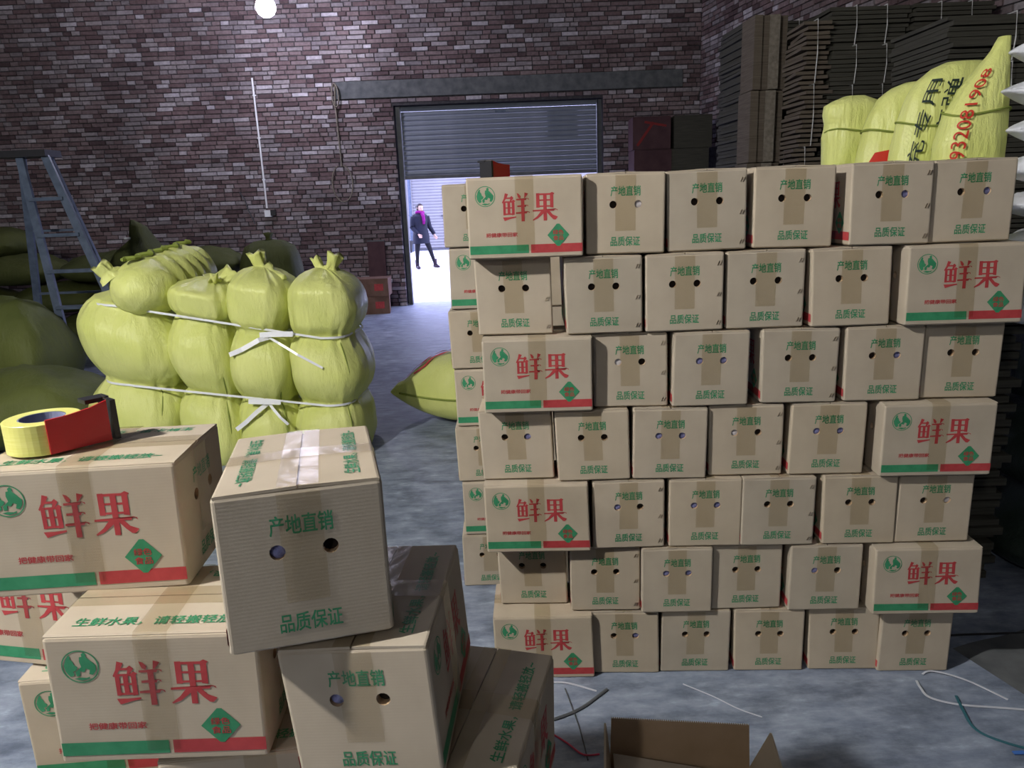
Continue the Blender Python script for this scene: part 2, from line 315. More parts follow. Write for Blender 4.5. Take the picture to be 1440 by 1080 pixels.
def carton_meshes(k):
    if k in MESH: return MESH[k]
    D = deform(k); d = {}
    # body with real hand holes in both ends
    bm = bmesh.new(); r = .006; n = 3
    out = []
    for cx, cy, a0 in ((BL/2-r, -BW/2+r, -pi/2), (BL/2-r, BW/2-r, 0), (-BL/2+r, BW/2-r, pi/2), (-BL/2+r, -BW/2+r, pi)):
        for i in range(n+1): out.append((cx+r*cos(a0+i*pi/2/n), cy+r*sin(a0+i*pi/2/n)))
    N = len(out); rings = []
    for z, s in ((.0, .004), (.004, 0.0), (BT-.006, 0.0), (BT-.0018, .0016), (BT, .006)):
        rings.append([bm.verts.new(D((x-s*(1 if x > 0 else -1), y-s*(1 if y > 0 else -1), z))) for x, y in out])
    endw = {n: 'right', 2*n+1+n+1: 'left'}
    for i in range(len(rings)-1):
        for j in range(N):
            q = (rings[i][j], rings[i][(j+1) % N], rings[i+1][(j+1) % N], rings[i+1][j])
            if i == 1 and j in (n, 3*n+2):
                face = 'right' if j == n else 'left'; mp = wallmap(face, 0.0)
                ed = [bm.edges.new((q[a], q[(a+1) % 4])) if bm.edges.get((q[a], q[(a+1) % 4])) is None else bm.edges.get((q[a], q[(a+1) % 4])) for a in range(4)]
                for hx, hy in HOLES:
                    hv = [bm.verts.new(D(mp(hx+HR*cos(2*pi*t/14), hy+HR*sin(2*pi*t/14)))) for t in range(14)]
                    ed += [bm.edges.new((hv[t], hv[(t+1) % 14])) for t in range(14)]
                bmesh.ops.triangle_fill(bm, use_beauty=True, use_dissolve=False, edges=ed)
            else: bm.faces.new(q)
    bm.faces.new(rings[0][::-1]); bm.faces.new(rings[-1])
    bmesh.ops.recalc_face_normals(bm, faces=bm.faces)
    # remove any fill inside the holes
    d['body'] = bm_mesh('carton_body', bm, M['kraft'])
    for s in (-1, 1):                                                   # two long flaps meeting on the centre line
        mb = MB(); y0, y1 = s*(BW/2-.003), s*.0015; x = BL/2-.0012; nx = 8; vs = []; fs = []
        for i in range(nx+1):
            xx = -x+2*x*i/nx; lift = .0008*cos(pi*xx/BL*.9)
            for (yy, dz) in ((y0, -.0042), (y0, -.0012), (s*(BW/2-.006), 0), (s*(BW/4), lift*.6), (y1, lift), (y1, lift-.004)):
                vs.append(D((xx, yy, flap_z(yy)+dz-.002)))
        for i in range(nx):
            for q in range(6): fs.append((i*6+q, i*6+(q+1) % 6, (i+1)*6+(q+1) % 6, (i+1)*6+q))
        fs += [tuple(range(5, -1, -1)), tuple(nx*6+q for q in range(6))]
        mb.add(vs, fs); me = mb.done('top_flap', M['kraft'])
        bmf = bmesh.new(); bmf.from_mesh(me); bmesh.ops.recalc_face_normals(bmf, faces=bmf.faces); bmf.to_mesh(me); bmf.free()
        d['flap', s] = me
    def pr(face, P2, mt, off=.0006):
        mp = wallmap(face, off); return mesh('print', [D(mp(*p)) for p in P2[0]], P2[1], mt)
    def pr2(face, lst, off=.0006):
        mp = wallmap(face, off); mb = MB()
        for P2, i in lst: mb.add([D(mp(*p)) for p in P2[0]], P2[1], i)
        return mb.done('print', [M['green'], M['red']])
    H = BH
    for face in ('front', 'back'):
        d['lettering', face] = pr(face, join2([put(XIAN, .305*BL, .445*H, .235*BL, .345*H), put(GUO, .562*BL, .445*H, .225*BL, .34*H), put(T_SMALL, .157*BL, .262*H, .275*BL, .055*H)]), M['red'])
        d['emblem', face] = pr(face, put(LOGO, .162*BL, .755*H, .0285, .0285), M['green'])
        d['stripe', face] = pr2(face, [(R_(.012*BL, .06*H, .525*BL, .163*H), 0), (R_(.545*BL, .06*H, .993*BL, .163*H), 1)])
        cx, cy, hw, hh = .785*BL, .268*H, .031, .0345
        dia = [(cx-hw, cy), (cx-.12*hw, cy-.9*hh), (cx+.12*hw, cy-.9*hh), (cx+hw, cy), (cx+.12*hw, cy+.9*hh), (cx-.12*hw, cy+.9*hh)]
        mp = wallmap(face, .001); mp2 = wallmap(face, .0014); mb = MB(); P2 = poly(dia)
        mb.add([D(mp(*p)) for p in P2[0]], P2[1], 0)
        for P2 in (put(T_D1, cx-.0150, cy+.001, .030, .0135), put(T_D2, cx-.0150, cy-.0150, .030, .0135)): mb.add([D(mp2(*p)) for p in P2[0]], P2[1], 1)
        d['badge', face] = mb.done('badge', [M['green'], M['red']])
    for face in ('left', 'right'):
        d['slogan', face, 1] = pr(face, put(T_CDZX, BW/2-.0425, .70*H, .085, .122*H), M['green'])
        d['slogan', face, 2] = pr(face, put(T_PZBZ, BW/2-.0425, .095*H, .085, .118*H), M['green'])
        for hc in ('hole', 'purple', 'pale'):
            for i, (hx, hy) in enumerate(HOLES):
                mb = MB(); mp = lambda u, v, q=wallmap(face, -.010): q(u, v); mo = wallmap(face, -.0002); mi = wallmap(face, -.014 if hc == 'hole' else -.007)
                vs = [D(mo(hx+HR*cos(2*pi*t/14), hy+HR*sin(2*pi*t/14))) for t in range(14)]+[D(mi(hx+HR*cos(2*pi*t/14), hy+HR*sin(2*pi*t/14))) for t in range(14)]
                mb.add(vs, [(t, (t+1) % 14, 14+(t+1) % 14, 14+t) for t in range(14)], 0)
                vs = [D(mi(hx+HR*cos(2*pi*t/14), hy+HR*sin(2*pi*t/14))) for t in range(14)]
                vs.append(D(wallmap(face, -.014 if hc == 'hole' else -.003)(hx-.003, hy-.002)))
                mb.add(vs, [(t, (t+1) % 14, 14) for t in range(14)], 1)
                d['hand_hole', face, hc, i] = mb.done('hand_hole', [M['kraft_in'], M[hc]], True)
        mp = wallmap(face, .0012); tw = .029; cw = BW/2; mb = MB()
        mb.add([D(mp(cw+s*tw, v)) for v in (.035+.03, BT-.004) for s in (-1, 1)], [(0, 1, 3, 2)] if face in ('left', 'right') else [(2, 3, 1, 0)])
        d['end_tape', face] = mb.done('end_tape', M['tape'])
        mb = MB()
        for vv in (.022, .105, .195):                                  # pairs of stitching staples by the glued edge
            for q in (0, .007):
                a = Vector(mp(BW-.020+q, vv-.006)); b = Vector(mp(BW-.014+q, vv+.007)); mb.bar(D(a), D(b), .0016, .0012)
        d['staples', face] = mb.done('staples', M['staple'])
    # seam tape and girth tape over the tented flaps
    tw = .028; x = BL/2-.0012; vs = []; fs = []
    ys = (-tw, 0, tw)
    for xx in (-x-.001, -x*.5, 0, x*.5, x+.001):
        lift = .0008*cos(pi*xx/BL*.9)
        for yy in ys: vs.append(D((xx, yy, flap_z(yy)+lift*(1-abs(yy)/(BW/2))-.0006)))
    for i in range(4):
        for q in range(2): fs.append((i*3+q, (i+1)*3+q, (i+1)*3+q+1, i*3+q+1))
    d['seam_tape'] = mesh('seam_tape', vs, fs, M['tape'])
    vs = []; fs = []; prof = [(-BW/2-.0013, .02), (-BW/2-.0013, BT-.006), (-BW/2+.004, flap_z(BW/2-.004)+.0006), (-BW/4, flap_z(BW/4)+.0014), (0, flap_z(0)+.0022), (BW/4, flap_z(BW/4)+.0014), (BW/2-.004, flap_z(BW/2-.004)+.0006), (BW/2+.0013, BT-.006), (BW/2+.0013, .02)]
    for yy, zz in prof:
        for xx in (-.026, .026): vs.append(D((xx, yy, zz)))
    for i in range(len(prof)-1): fs.append((2*i, 2*i+2, 2*i+3, 2*i+1))
    d['girth_tape'] = mesh('girth_tape', vs, fs, M['tape'])
    for s in (-1, 1):
        vs = []
        for x_, y_, l_ in T_TOP[0]:
            xx = (-.40+.80*x_)*BL; yy = -(BW/2-.026)+y_*.024
            xx, yy = (xx, yy) if s < 0 else (-xx, -yy)
            vs.append(D((xx, yy, flap_z(yy)+.0008*cos(pi*xx/BL*.9)*.6-.0012+l_)))
        d['top_lettering', s] = mesh('top_lettering', vs, T_TOP[1], M['green'])
    MESH[k] = d; return d

def carton(label, loc, rz, k=0, long_faces=('front',), ends=(), top=False, holes=('hole', 'hole'), staple=False, group=None, tilt=0.0, tape=True, roll=0.0):
    d = carton_meshes(k); root = empty('carton', loc, rot=(roll, tilt, rz)); tag(root, label, 'carton', group)
    obj('body', d['body'], root); obj('top_flap', d['flap', -1], root); obj('top_flap', d['flap', 1], root)
    for f in long_faces:
        obj('lettering', d['lettering', f], root); obj('emblem', d['emblem', f], root); obj('stripe', d['stripe', f], root); obj('badge', d['badge', f], root)
    for f in ends:
        obj('slogan', d['slogan', f, 1], root); obj('slogan', d['slogan', f, 2], root)
        for i in (0, 1): obj('hand_hole', d['hand_hole', f, holes[i], i], root)
        obj('end_tape', d['end_tape', f], root)
        if staple: obj('staples', d['staples', f], root)
    for f in ('left', 'right'):
        if f not in ends:
            for i in (0, 1): obj('hand_hole', d['hand_hole', f, 'hole', i], root)
    obj('seam_tape', d['seam_tape'], root)
    if tape: obj('girth_tape', d['girth_tape'], root)
    if top:
        for s in (-1, 1): obj('top_lettering', d['top_lettering', s], root)
    return root

# ------------------------------------------------------------------ the room
WY = 11.68; CX = 2.955; SL = .19                                     # back wall line, corner, splay of the right wall
DX0, DX1, DZ = -1.61, 1.515, 2.99                                     # doorway
fl = obj('floor', mesh('floor', [(-10.5, -7, 0), (7.5, -7, 0), (7.5, WY+.37, 0), (-10.5, WY+.37, 0), (-10.5, -7, -.15), (7.5, -7, -.15), (7.5, WY+.37, -.15), (-10.5, WY+.37, -.15)],
    [(0, 1, 2, 3), (7, 6, 5, 4), (0, 4, 5, 1), (1, 5, 6, 2), (2, 6, 7, 3), (3, 7, 4, 0)], M['floor'])); tag(fl, kind='structure')
def struct_box(name, x0, x1, y0, y1, z0, z1, mt):
    o = obj(name, MB().box(((x0+x1)/2, (y0+y1)/2, (z0+z1)/2), (x1-x0, y1-y0, z1-z0)).done(name, mt)); tag(o, kind='structure'); return o
wb = MB(); T0, T1 = WY+.016, WY+.37
for x0, x1, z0, z1 in ((-10.2, DX0, 0, 7), (DX1, 3.4, 0, 7), (DX0, DX1, DZ, 7)): wb.box(((x0+x1)/2, (T0+T1)/2, (z0+z1)/2), (x1-x0, T1-T0, z1-z0))
wall_back = tag(obj('wall_back', wb.done('wall_back', M['mortar'])), kind='structure')
wv = []
def rw(Y, off=0.0): return CX+SL*(WY-Y)+off
wall_right = obj('wall_right', mesh('wall_right', [(rw(WY+.3, .016), WY+.3, 0), (rw(-7, .016), -7, 0), (rw(-7, .3), -7, 0), (rw(WY+.3, .3), WY+.3, 0), (rw(WY+.3, .016), WY+.3, 7), (rw(-7, .016), -7, 7), (rw(-7, .3), -7, 7), (rw(WY+.3, .3), WY+.3, 7)],
    [(0, 1, 5, 4), (1, 2, 6, 5), (2, 3, 7, 6), (3, 0, 4, 7), (4, 5, 6, 7), (3, 2, 1, 0)], M['mortar'])); tag(wall_right, kind='structure')
struct_box('wall_left', -10.5, -10.2, -7, T1, 0, 7, M['mortar'])
struct_box('wall_front', -10.5, 7.5, -7.3, -7, 0, 7, M['mortar'])
struct_box('ceiling', -10.5, 7.5, -7.3, T1, 7, 7.2, M['plaster'])

UB = []
for k in range(3):
    vs = [(i+rnd.uniform(-.03, .03), j*.5, l+rnd.uniform(-.06, .06)) for j in (-1, 1) for l in (-.5, .5) for i in (-.5, .5)]
    vs = [(x*(.96 if y < 0 else 1), y, z*(.92 if y < 0 else 1)) for x, y, z in vs]
    UB.append(mesh('brick', vs, [(0, 1, 3, 2), (4, 6, 7, 5), (0, 4, 5, 1), (2, 3, 7, 6), (0, 2, 6, 4), (1, 5, 7, 3)], M['brick_single']))
def brick_face(wall, org, ud, nrm, u0_, u1_, z0_, z1_, skip, single, reveal=None):
    """courses of bricks standing proud of the mortar; those where single() holds are objects, the rest one mesh"""
    mb = MB(); ud = Vector(ud); nrm = Vector(nrm); nsing = 0; row = 0; z = z0_
    ang = math.atan2(ud.y, ud.x)
    while z < z1_:
        u = u0_ - rnd.uniform(0, .2); header = row % 2 == 0
        while u < u1_:
            ln = rnd.choice((.115, .115, .235) if header else (.235, .235, .115, .175)); a, b = u, min(u+ln, u1_); u += ln+.011
            if b-a < .03 or b <= u0_: continue
            a = max(a, u0_); segs = [(a, b)]
            for (sa, sb, sz0, sz1) in skip:
                if z+.045 > sz0 and z+.008 < sz1:
                    ns = []
                    for p, q in segs:
                        if q <= sa or p >= sb: ns.append((p, q))
                        else:
                            if sa-p > .03: ns.append((p, sa))
                            if q-sb > .03: ns.append((sb, q))
                    segs = ns
            for p, q in segs:
                dz = rnd.uniform(-.0025, .0025); pr = rnd.uniform(.012, .021); cu = (p+q)/2; h = .053
                cpos = Vector(org)+ud*cu+Vector((0, 0, z+.0265+dz))+nrm*(pr/2-.016)
                if single(cu, z) and nsing < 300:
                    o = obj('brick', rnd.choice(UB), wall); o.location = cpos; o.rotation_euler = (rnd.uniform(-.02, .02), 0, ang+rnd.uniform(-.01, .01)); o.scale = (q-p, pr+.006, h); nsing += 1
                else:
                    vs = []
                    for dep, s in ((-.016, 1.0), (pr-.016, .965)):
                        for vz in (-.5, .5):
                            for uu in (-.5, .5):
                                vs.append(Vector(org)+ud*(cu+uu*(q-p)*(1 if s == 1 else 1-.006/(q-p))+rnd.uniform(-.003, .003))+nrm*dep+Vector((0, 0, z+.0265+dz+vz*h*(1 if s == 1 else .90)+rnd.uniform(-.003, .003))))
                    mb.add(vs, [(4, 5, 7, 6), (0, 1, 5, 4), (2, 6, 7, 3), (0, 4, 6, 2), (1, 3, 7, 5)])
        z += .0632; row += 1
    o = obj('brickwork', mb.done('brickwork', M['brick_many']), wall); tag(o, kind='stuff')
brick_face(wall_back, (0, WY, 0), (1, 0, 0), (0, -1, 0), -8.8, CX, 0, 5.5, [(DX0, DX1, -1, DZ+.005), (-2.45, 2.70, 3.10, 3.345)], lambda u, z: -3.35 < u < DX0 and .25 < z < 2.9)
Ld = Vector((SL, -1, 0)).normalized(); Ln = Vector((-1, -SL, 0)).normalized()
brick_face(wall_right, (CX, WY, 0), Ld, Ln, .0, 7.5, 2.2, 5.4, [], lambda u, z: .2 < u < 5.2 and 3.25 < z < 4.3)
# door reveal bricks are covered by plaster edge; concrete lintel over the doorway
tr1 = struct_box('trim_1', -2.44, 2.69, WY-.018, WY+.02, 3.105, 3.342, M['concrete_dark'])
# roller shutter, half open
door = empty('door_1', (0, WY+.12, 0)); tag(door, kind='structure')
for s, xx in ((-1, DX0+.045), (1, DX1-.045)): obj('guide_rail', MB().box((xx, .06, 1.495), (.07, .09, 2.985)).box((xx-s*.032, .0, 1.495), (.008, .05, 2.985)).done('guide_rail', M['rail']), door)
sl = []
for i in range(7): t = i/6; sl.append((.014*sin(pi*t)+.004*sin(2*pi*t), .0695*t))
mb = MB(); n = len(sl); x0, x1 = DX0+.085, DX1-.085
vs = [(x, -y, z) for x in (x0, x1) for y, z in sl]+[(x, .008, z) for x in (x0, x1) for z in (0, .0695)]
fs = [(i, n+i, n+i+1, i+1) for i in range(n-1)]+[(2*n, 2*n+1, 2*n+3, 2*n+2)]
mb.add(vs, fs); slat_me = mb.done('slat', M['shutter'])
for i in range(14): obj('slat', slat_me, door, (0, .05, 1.985+.0715*i))
obj('bottom_bar', MB().box(((x0+x1)/2, .05, 1.955), (x1-x0, .035, .055)).done('bottom_bar', M['rail']), door)
obj('lock_plate', MB().box((-.02, .03, 2.87), (.16, .012, .03)).done('lock_plate', M['alu']), door)
obj('drum_cover', MB().box((-.05, .16, 2.97), (DX1-DX0-.05, .2, .035)).done('drum_cover', M['rail']), door)
# ------------------------------------------------------------------ yard outside
yd = obj('ground', mesh('ground', [(-30, WY+.37, -.004), (30, WY+.37, -.004), (30, 45, -.004), (-30, 45, -.004)], [(0, 1, 2, 3)], M['yard'])); tag(yd, kind='structure')
bd = empty('building', (-1.5, 25.8, 0)); tag(bd, 'white building with a ribbed roller shutter across the yard outside the doorway', 'building')
obj('wall', MB().box((-3.6, .3, 2.2), (3.9, .5, 4.4)).box((6, .3, 2.2), (6, .5, 4.4)).box((1, .3, 4.0), (6, .5, .9)).done('wall', M['white_wall']), bd)
vs = []; fs = []; nz = 144
for i in range(nz+1):
    z = .06+3.5*i/nz
    for x in (-1.66, 3.1): vs.append((x, .1-.022*abs(sin(pi*i/4)), z))
for i in range(nz): fs.append((2*i, 2*i+1, 2*i+3, 2*i+2))
tag(obj('shutter_curtain', mesh('shutter_curtain', vs, fs, M['white_wall']), bd), kind='stuff')
obj('shutter_bottom', MB().box((.72, .08, .03), (4.76, .07, .06)).done('shutter_bottom', M['rail']), bd)
for x in (-.62, .2): obj('shutter_lock', MB().box((x, .055, 1.15), (.16, .03, .05)).done('shutter_lock', M['rail']), bd)
dp = empty('drainpipe', (-3.2, 25.42, 0)); tag(dp, 'thin dark blue drainpipe on the white wall outside, behind the walking woman', 'drainpipe')
obj('pipe', MB().tube([(0, .1, .0), (.02, .1, 2.0), (.03, .1, 4.3)], .05, 10).done('pipe', M['alu']), dp)
for z in (1.2, 2.6): obj('bracket', MB().box((.02, .17, z), (.16, .09, .04)).done('bracket', M['rail']), dp)
bn = empty('bin', (-3.3, 25.0, 0)); tag(bn, 'small dark bin standing at the foot of the white wall outside', 'bin')
obj('bucket', MB().lathe([(0, 0), (.14, 0), (.2, .36), (.21, .38), (.185, .38), (.13, .03), (0, .03)], 16).done('bucket', M['black'], True), bn)
obj('handle', MB().tube([(.2*cos(a), 0, .36+.12*sin(a)) for a in [pi*i/8 for i in range(9)]], .008, 6).done('handle', M['alu']), bn)

# ------------------------------------------------------------------ lamps: bare bulbs on cords
def bulb(label, loc, power, col=(1, 1, 1), r=.085):
    p = empty('pendant_lamp', loc); tag(p, label, 'lamp')
    s = power/(4*pi*pi*r*r)/1.0
    em = mat('lit_bulb', (1, 1, 1), .5, 0, .3, col, s)
    obj('glass_bulb', MB().lathe([(.0001, -r)]+[(r*sin(pi*i/12), -r*cos(pi*i/12)) for i in range(1, 11)]+[(.03, r*1.0)], 20).done('glass_bulb', em, True), p)
    obj('socket', MB().lathe([(.03, r*.95), (.033, r+.07), (.012, r+.1), (.0001, r+.1)], 14).done('socket', M['black']), p)
    obj('cord', MB().tube([(0, 0, r+.09), (0, 0, 7-loc[2])], .005, 6).done('cord', M['black']), p)
bulb('bare glowing bulb hanging high in front of the brick wall', BACK_LAMP, BACK_POWER, (.82, .80, 1.0), .12)
bulb('bare bulb hanging from the ceiling out of view above the cartons', KEY_LAMP, KEY_POWER, (1, .975, .93), .085)

bulb('unseen fill bulb added behind the camera to brighten the carton fronts', FILL_LAMP, FILL_POWER, (1, .975, .93), .085)
# ------------------------------------------------------------------ tall stack of cartons
H_ = 'hole'; P_ = 'purple'; W_ = 'pale'
rows = {7: [('L', .058, .325), ('E', .35, .223, H_, W_, 0), ('E', .582, .234, H_, H_, 1), ('E', .827, .245, H_, H_, 0), ('E', 1.089, .26, H_, P_, 1), ('E', 1.342, .241, H_, P_, 0)],
 6: [('E', .023, .225, H_, H_, 1), ('E', .283, .226, H_, H_, 1), ('E', .519, .234, H_, H_, 1), ('E', .758, .236, H_, H_, 1), ('E', 1.004, .245, H_, H_, 0), ('L', 1.319, .348)],
 5: [('L', .081, .331), ('E', .365, .222, W_, H_, 1), ('E', .6, .236, P_, P_, 0), ('E', .857, .257, H_, H_, 1), ('E', 1.122, .242, H_, P_, 0), ('E', 1.366, .235, H_, H_, 0)],
 4: [('E', .017, .214, H_, P_, 0), ('E', .247, .224, H_, H_, 0), ('E', .483, .226, P_, P_, 0), ('E', .722, .23, W_, H_, 1), ('E', .969, .242, P_, P_, 0), ('L', 1.292, .335)],
 3: [('L', .068, .325), ('E', .358, .232, P_, H_, 1), ('E', .598, .231, P_, P_, 0), ('E', .827, .23, H_, H_, 1), ('E', 1.074, .249, H_, H_, 0), ('E', 1.324, .235, H_, W_, 0)],
 2: [('E', .053, .223, H_, H_, 0), ('E', .287, .224, H_, H_, 1), ('E', .515, .224, P_, P_, 0), ('E', .744, .226, H_, H_, 0), ('E', .991, .24, P_, H_, 0), ('L', 1.296, .345)],
 1: [('L', .076, .31), ('E', .35, .223, H_, P_, 0), ('E', .582, .229, H_, H_, 0), ('E', .821, .241, H_, H_, 0), ('E', 1.072, .241, H_, H_, 0), ('E', 1.312, .225, H_, H_, 0)]}
ORD = ['first', 'second', 'third', 'fourth', 'fifth', 'last']
RN = {7: 'top row', 6: 'second row from the top', 5: 'third row from the top', 4: 'middle row', 3: 'third row from the floor', 2: 'second row from the floor', 1: 'bottom row'}
YF = 2.165
def stack_pose(x): y = 2.185-.045*x; return y/2.165, y      # the stack stands a little askew
for r in rows:
    for i, t in enumerate(rows[r]):
        z = (r-1)*BH+.0005
        c, wd = t[1], t[2]
        if t[0] == 'L':
            x = c+wd/2-BL/2 if c > .5 else c
            dy = -.032+rnd.uniform(-.008, .008)
            if r == 1: dy = -.02
            kx, sy_ = stack_pose(x); x *= kx
            carton(f'{"leftmost" if i == 0 else "rightmost"} carton, showing its wide red-lettered side, {RN[r]} of tall stack',
                   (x, sy_+dy+BW/2, z), -.045+rnd.uniform(-.012, .012), rnd.randrange(4), ('front',), (), r == 7, group='cartons in the tall stack')
        else:
            x = c+wd/2-BW/2 if c > .5 else c
            dy = rnd.uniform(-.010, .014)
            if r == 2 and i == 0: dy = .045
            if i == 0: dy += .012
            hs = (t[3], t[4])
            kx, sy_ = stack_pose(x); x *= kx
            carton(f'carton with two-holed end out, {ORD[i]} from left, {RN[r]} of tall stack', (x, sy_+dy+BL/2, z), pi/2-.045+rnd.uniform(-.014, .014), rnd.randrange(4), ('back',), ('left',), r == 7, hs, bool(t[5]), 'cartons in the tall stack', roll=rnd.uniform(-.013, .013) if r > 1 else 0.0)
# second layer of the stack, its left column showing
for r in range(1, 8):
    z = (r-1)*BH+.0005; y = 2.79
    if r % 2 == 0:
        carton(f'rear carton half hidden behind the tall stack, long side out, {RN[r]}', (-.215+BL/2+rnd.uniform(-.008, .008), y+BW/2, z), rnd.uniform(-.02, .02), rnd.randrange(4), ('front',), (), False, group='cartons in the rear layer')
    else:
        carton(f'rear carton half hidden behind the tall stack, holed end out, {RN[r]}', (-.232+BW/2+rnd.uniform(-.008, .008), y+BL/2, z), pi/2+rnd.uniform(-.02, .02), rnd.randrange(4), ('back',), ('left',), r == 7, group='cartons in the rear layer')

for r in range(1, 8):                                                   # the next column behind, seen only through the gaps
    if r % 2 == 0: p_ = (.305, 2.79+BW/2, (r-1)*BH+.0005); a_ = 0.0
    else: p_ = (.145, 2.79+BL/2, (r-1)*BH+.0005); a_ = pi/2
    carton(f'rear carton glimpsed through the gaps behind the tall stack, {RN[r]}', p_, a_, 0, (), (), False, group='inner cartons of the rear layer')
# ------------------------------------------------------------------ foreground heap of cartons
Z = [i*BH+.0005 for i in range(6)]
FG = 'cartons in the near heap'
carton('near carton under the tape dispenser, red lettering facing out', (-.734, 1.262, Z[4]), .055, 1, ('front',), ('right',), True, group=FG)
carton('near carton with wide lettered side, left under the top end-on carton', (-.582, 1.128, Z[3]+.003), .03, 0, ('front',), ('right',), True, group=FG, tilt=.028)
carton('topmost near carton, holed end out, white-lit lid with crossed tape', (-.338, 1.108, Z[4]+.007), pi/2+.24, 0, ('back', 'front'), ('left',), True, (P_, H_), group=FG, tilt=.058).scale = (1.02, 1.02, 1.035)
carton('near carton with holed end out, right below the topmost one', (-.226, 1.122, Z[3]+.003), pi/2-.075, 2, ('front', 'back'), ('left',), True, (P_, H_), group=FG, roll=-.045)
carton('near carton skewed at the right edge of the near heap, lid in shade', (-.090, 1.135, Z[2]), pi/2-.25, 1, ('front', 'back'), ('left',), True, group=FG)
carton('near carton behind at the left, red lettering half covered', (-.93, 1.405, Z[3]), -.20, 3, ('front',), ('right',), True, group=FG)
carton('near carton below the half covered one, only its green emblem side showing', (-.815, 1.37, Z[2]), .06, 0, ('front',), (), True, group=FG)
carton('near carton low under the wide lettered one, a strip of lid showing', (-.445, 1.145, Z[2]), .10, 2, ('front',), ('right',), True, group=FG)
carton('near carton low at the far left with a bright lid', (-.885, 1.07, Z[1]), .12, 1, ('front',), ('right',), True, group=FG)
for q, (x, y, z, a) in enumerate(((-.53, 1.19, Z[1], .06), (-.16, 1.13, Z[1], 1.5), (-.93, 1.24, Z[0], .1), (-.55, 1.20, Z[0], -.05), (-.16, 1.14, Z[0], 1.58))):
    carton(f'buried carton carrying the near heap, {["middle of second layer", "right of second layer", "left on the floor", "middle on the floor", "right on the floor"][q]}', (x, y, z), a, 0, (), (), False, group='buried cartons under the near heap', tape=False)

# open carton at the lower edge
oc = empty('open_carton', (.350, 1.385, 0), -.13); tag(oc, 'open empty carton with its flaps up on the floor by the near heap', 'carton')
T = .005; hw, hd, hh = BL/2, BW/2, .229
obj('back_panel', MB().box((0, hd, hh/2), (2*hw, T, hh)).done('back_panel', M['kraft_in']), oc)
obj('front_panel', MB().box((0, -hd, hh/2), (2*hw, T, hh)).done('front_panel', M['kraft_in']), oc)
for s in (-1, 1): obj('side_panel', MB().box((s*hw, 0, hh/2), (T, 2*hd, hh)).done('side_panel', M['kraft_in']), oc)
obj('bottom_panel', MB().box((0, 0, T/2+.001), (2*hw-.01, 2*hd-.01, T)).done('bottom_panel', M['kraft_in']), oc)
def flap(name, a, b, up_, ln, mt):
    a = Vector(a); b = Vector(b); u = Vector(up_).normalized()*ln; nn = (b-a).cross(u).normalized()*T/2; ins = (b-a)*.012
    vs = [a-nn, b-nn, b+u-nn-ins, a+u-nn+ins, a+nn, b+nn, b+u+nn-ins, a+u+nn+ins]
    obj(name, MB().add(vs, [(3, 2, 1, 0), (4, 5, 6, 7), (0, 1, 5, 4), (1, 2, 6, 5), (2, 3, 7, 6), (3, 0, 4, 7)]).done(name, mt), oc)
flap('top_flap', (-hw, hd, hh), (hw, hd, hh), (0, .06, 1), .112, M['kraft_in'])
flap('top_flap', (-hw, -hd, hh), (hw, -hd, hh), (0, -1, .15), .112, M['kraft'])
flap('end_flap', (-hw, hd-.01, hh), (-hw, -hd+.01, hh), (-.10, 0, 1), .112, M['kraft'])
flap('end_flap', (hw, hd-.004, hh), (hw, -hd+.004, hh), (.42, 0, 1), .112, M['kraft'])
mb = MB()
for i in range(64):
    x = -hw+.006+(2*hw-.012)*i/63; mb.box((x, hd+.0067, hh+.1118), (.0024, .0044, .0016))
tag(obj('corrugated_edge', mb.done('corrugated_edge', M['strap']), oc), kind='stuff')
flap('inner_flap', (-hw+.008, hd-.012, .255), (hw-.008, hd-.012, .215), (0, -1, -.10), .10, M['kraft'])

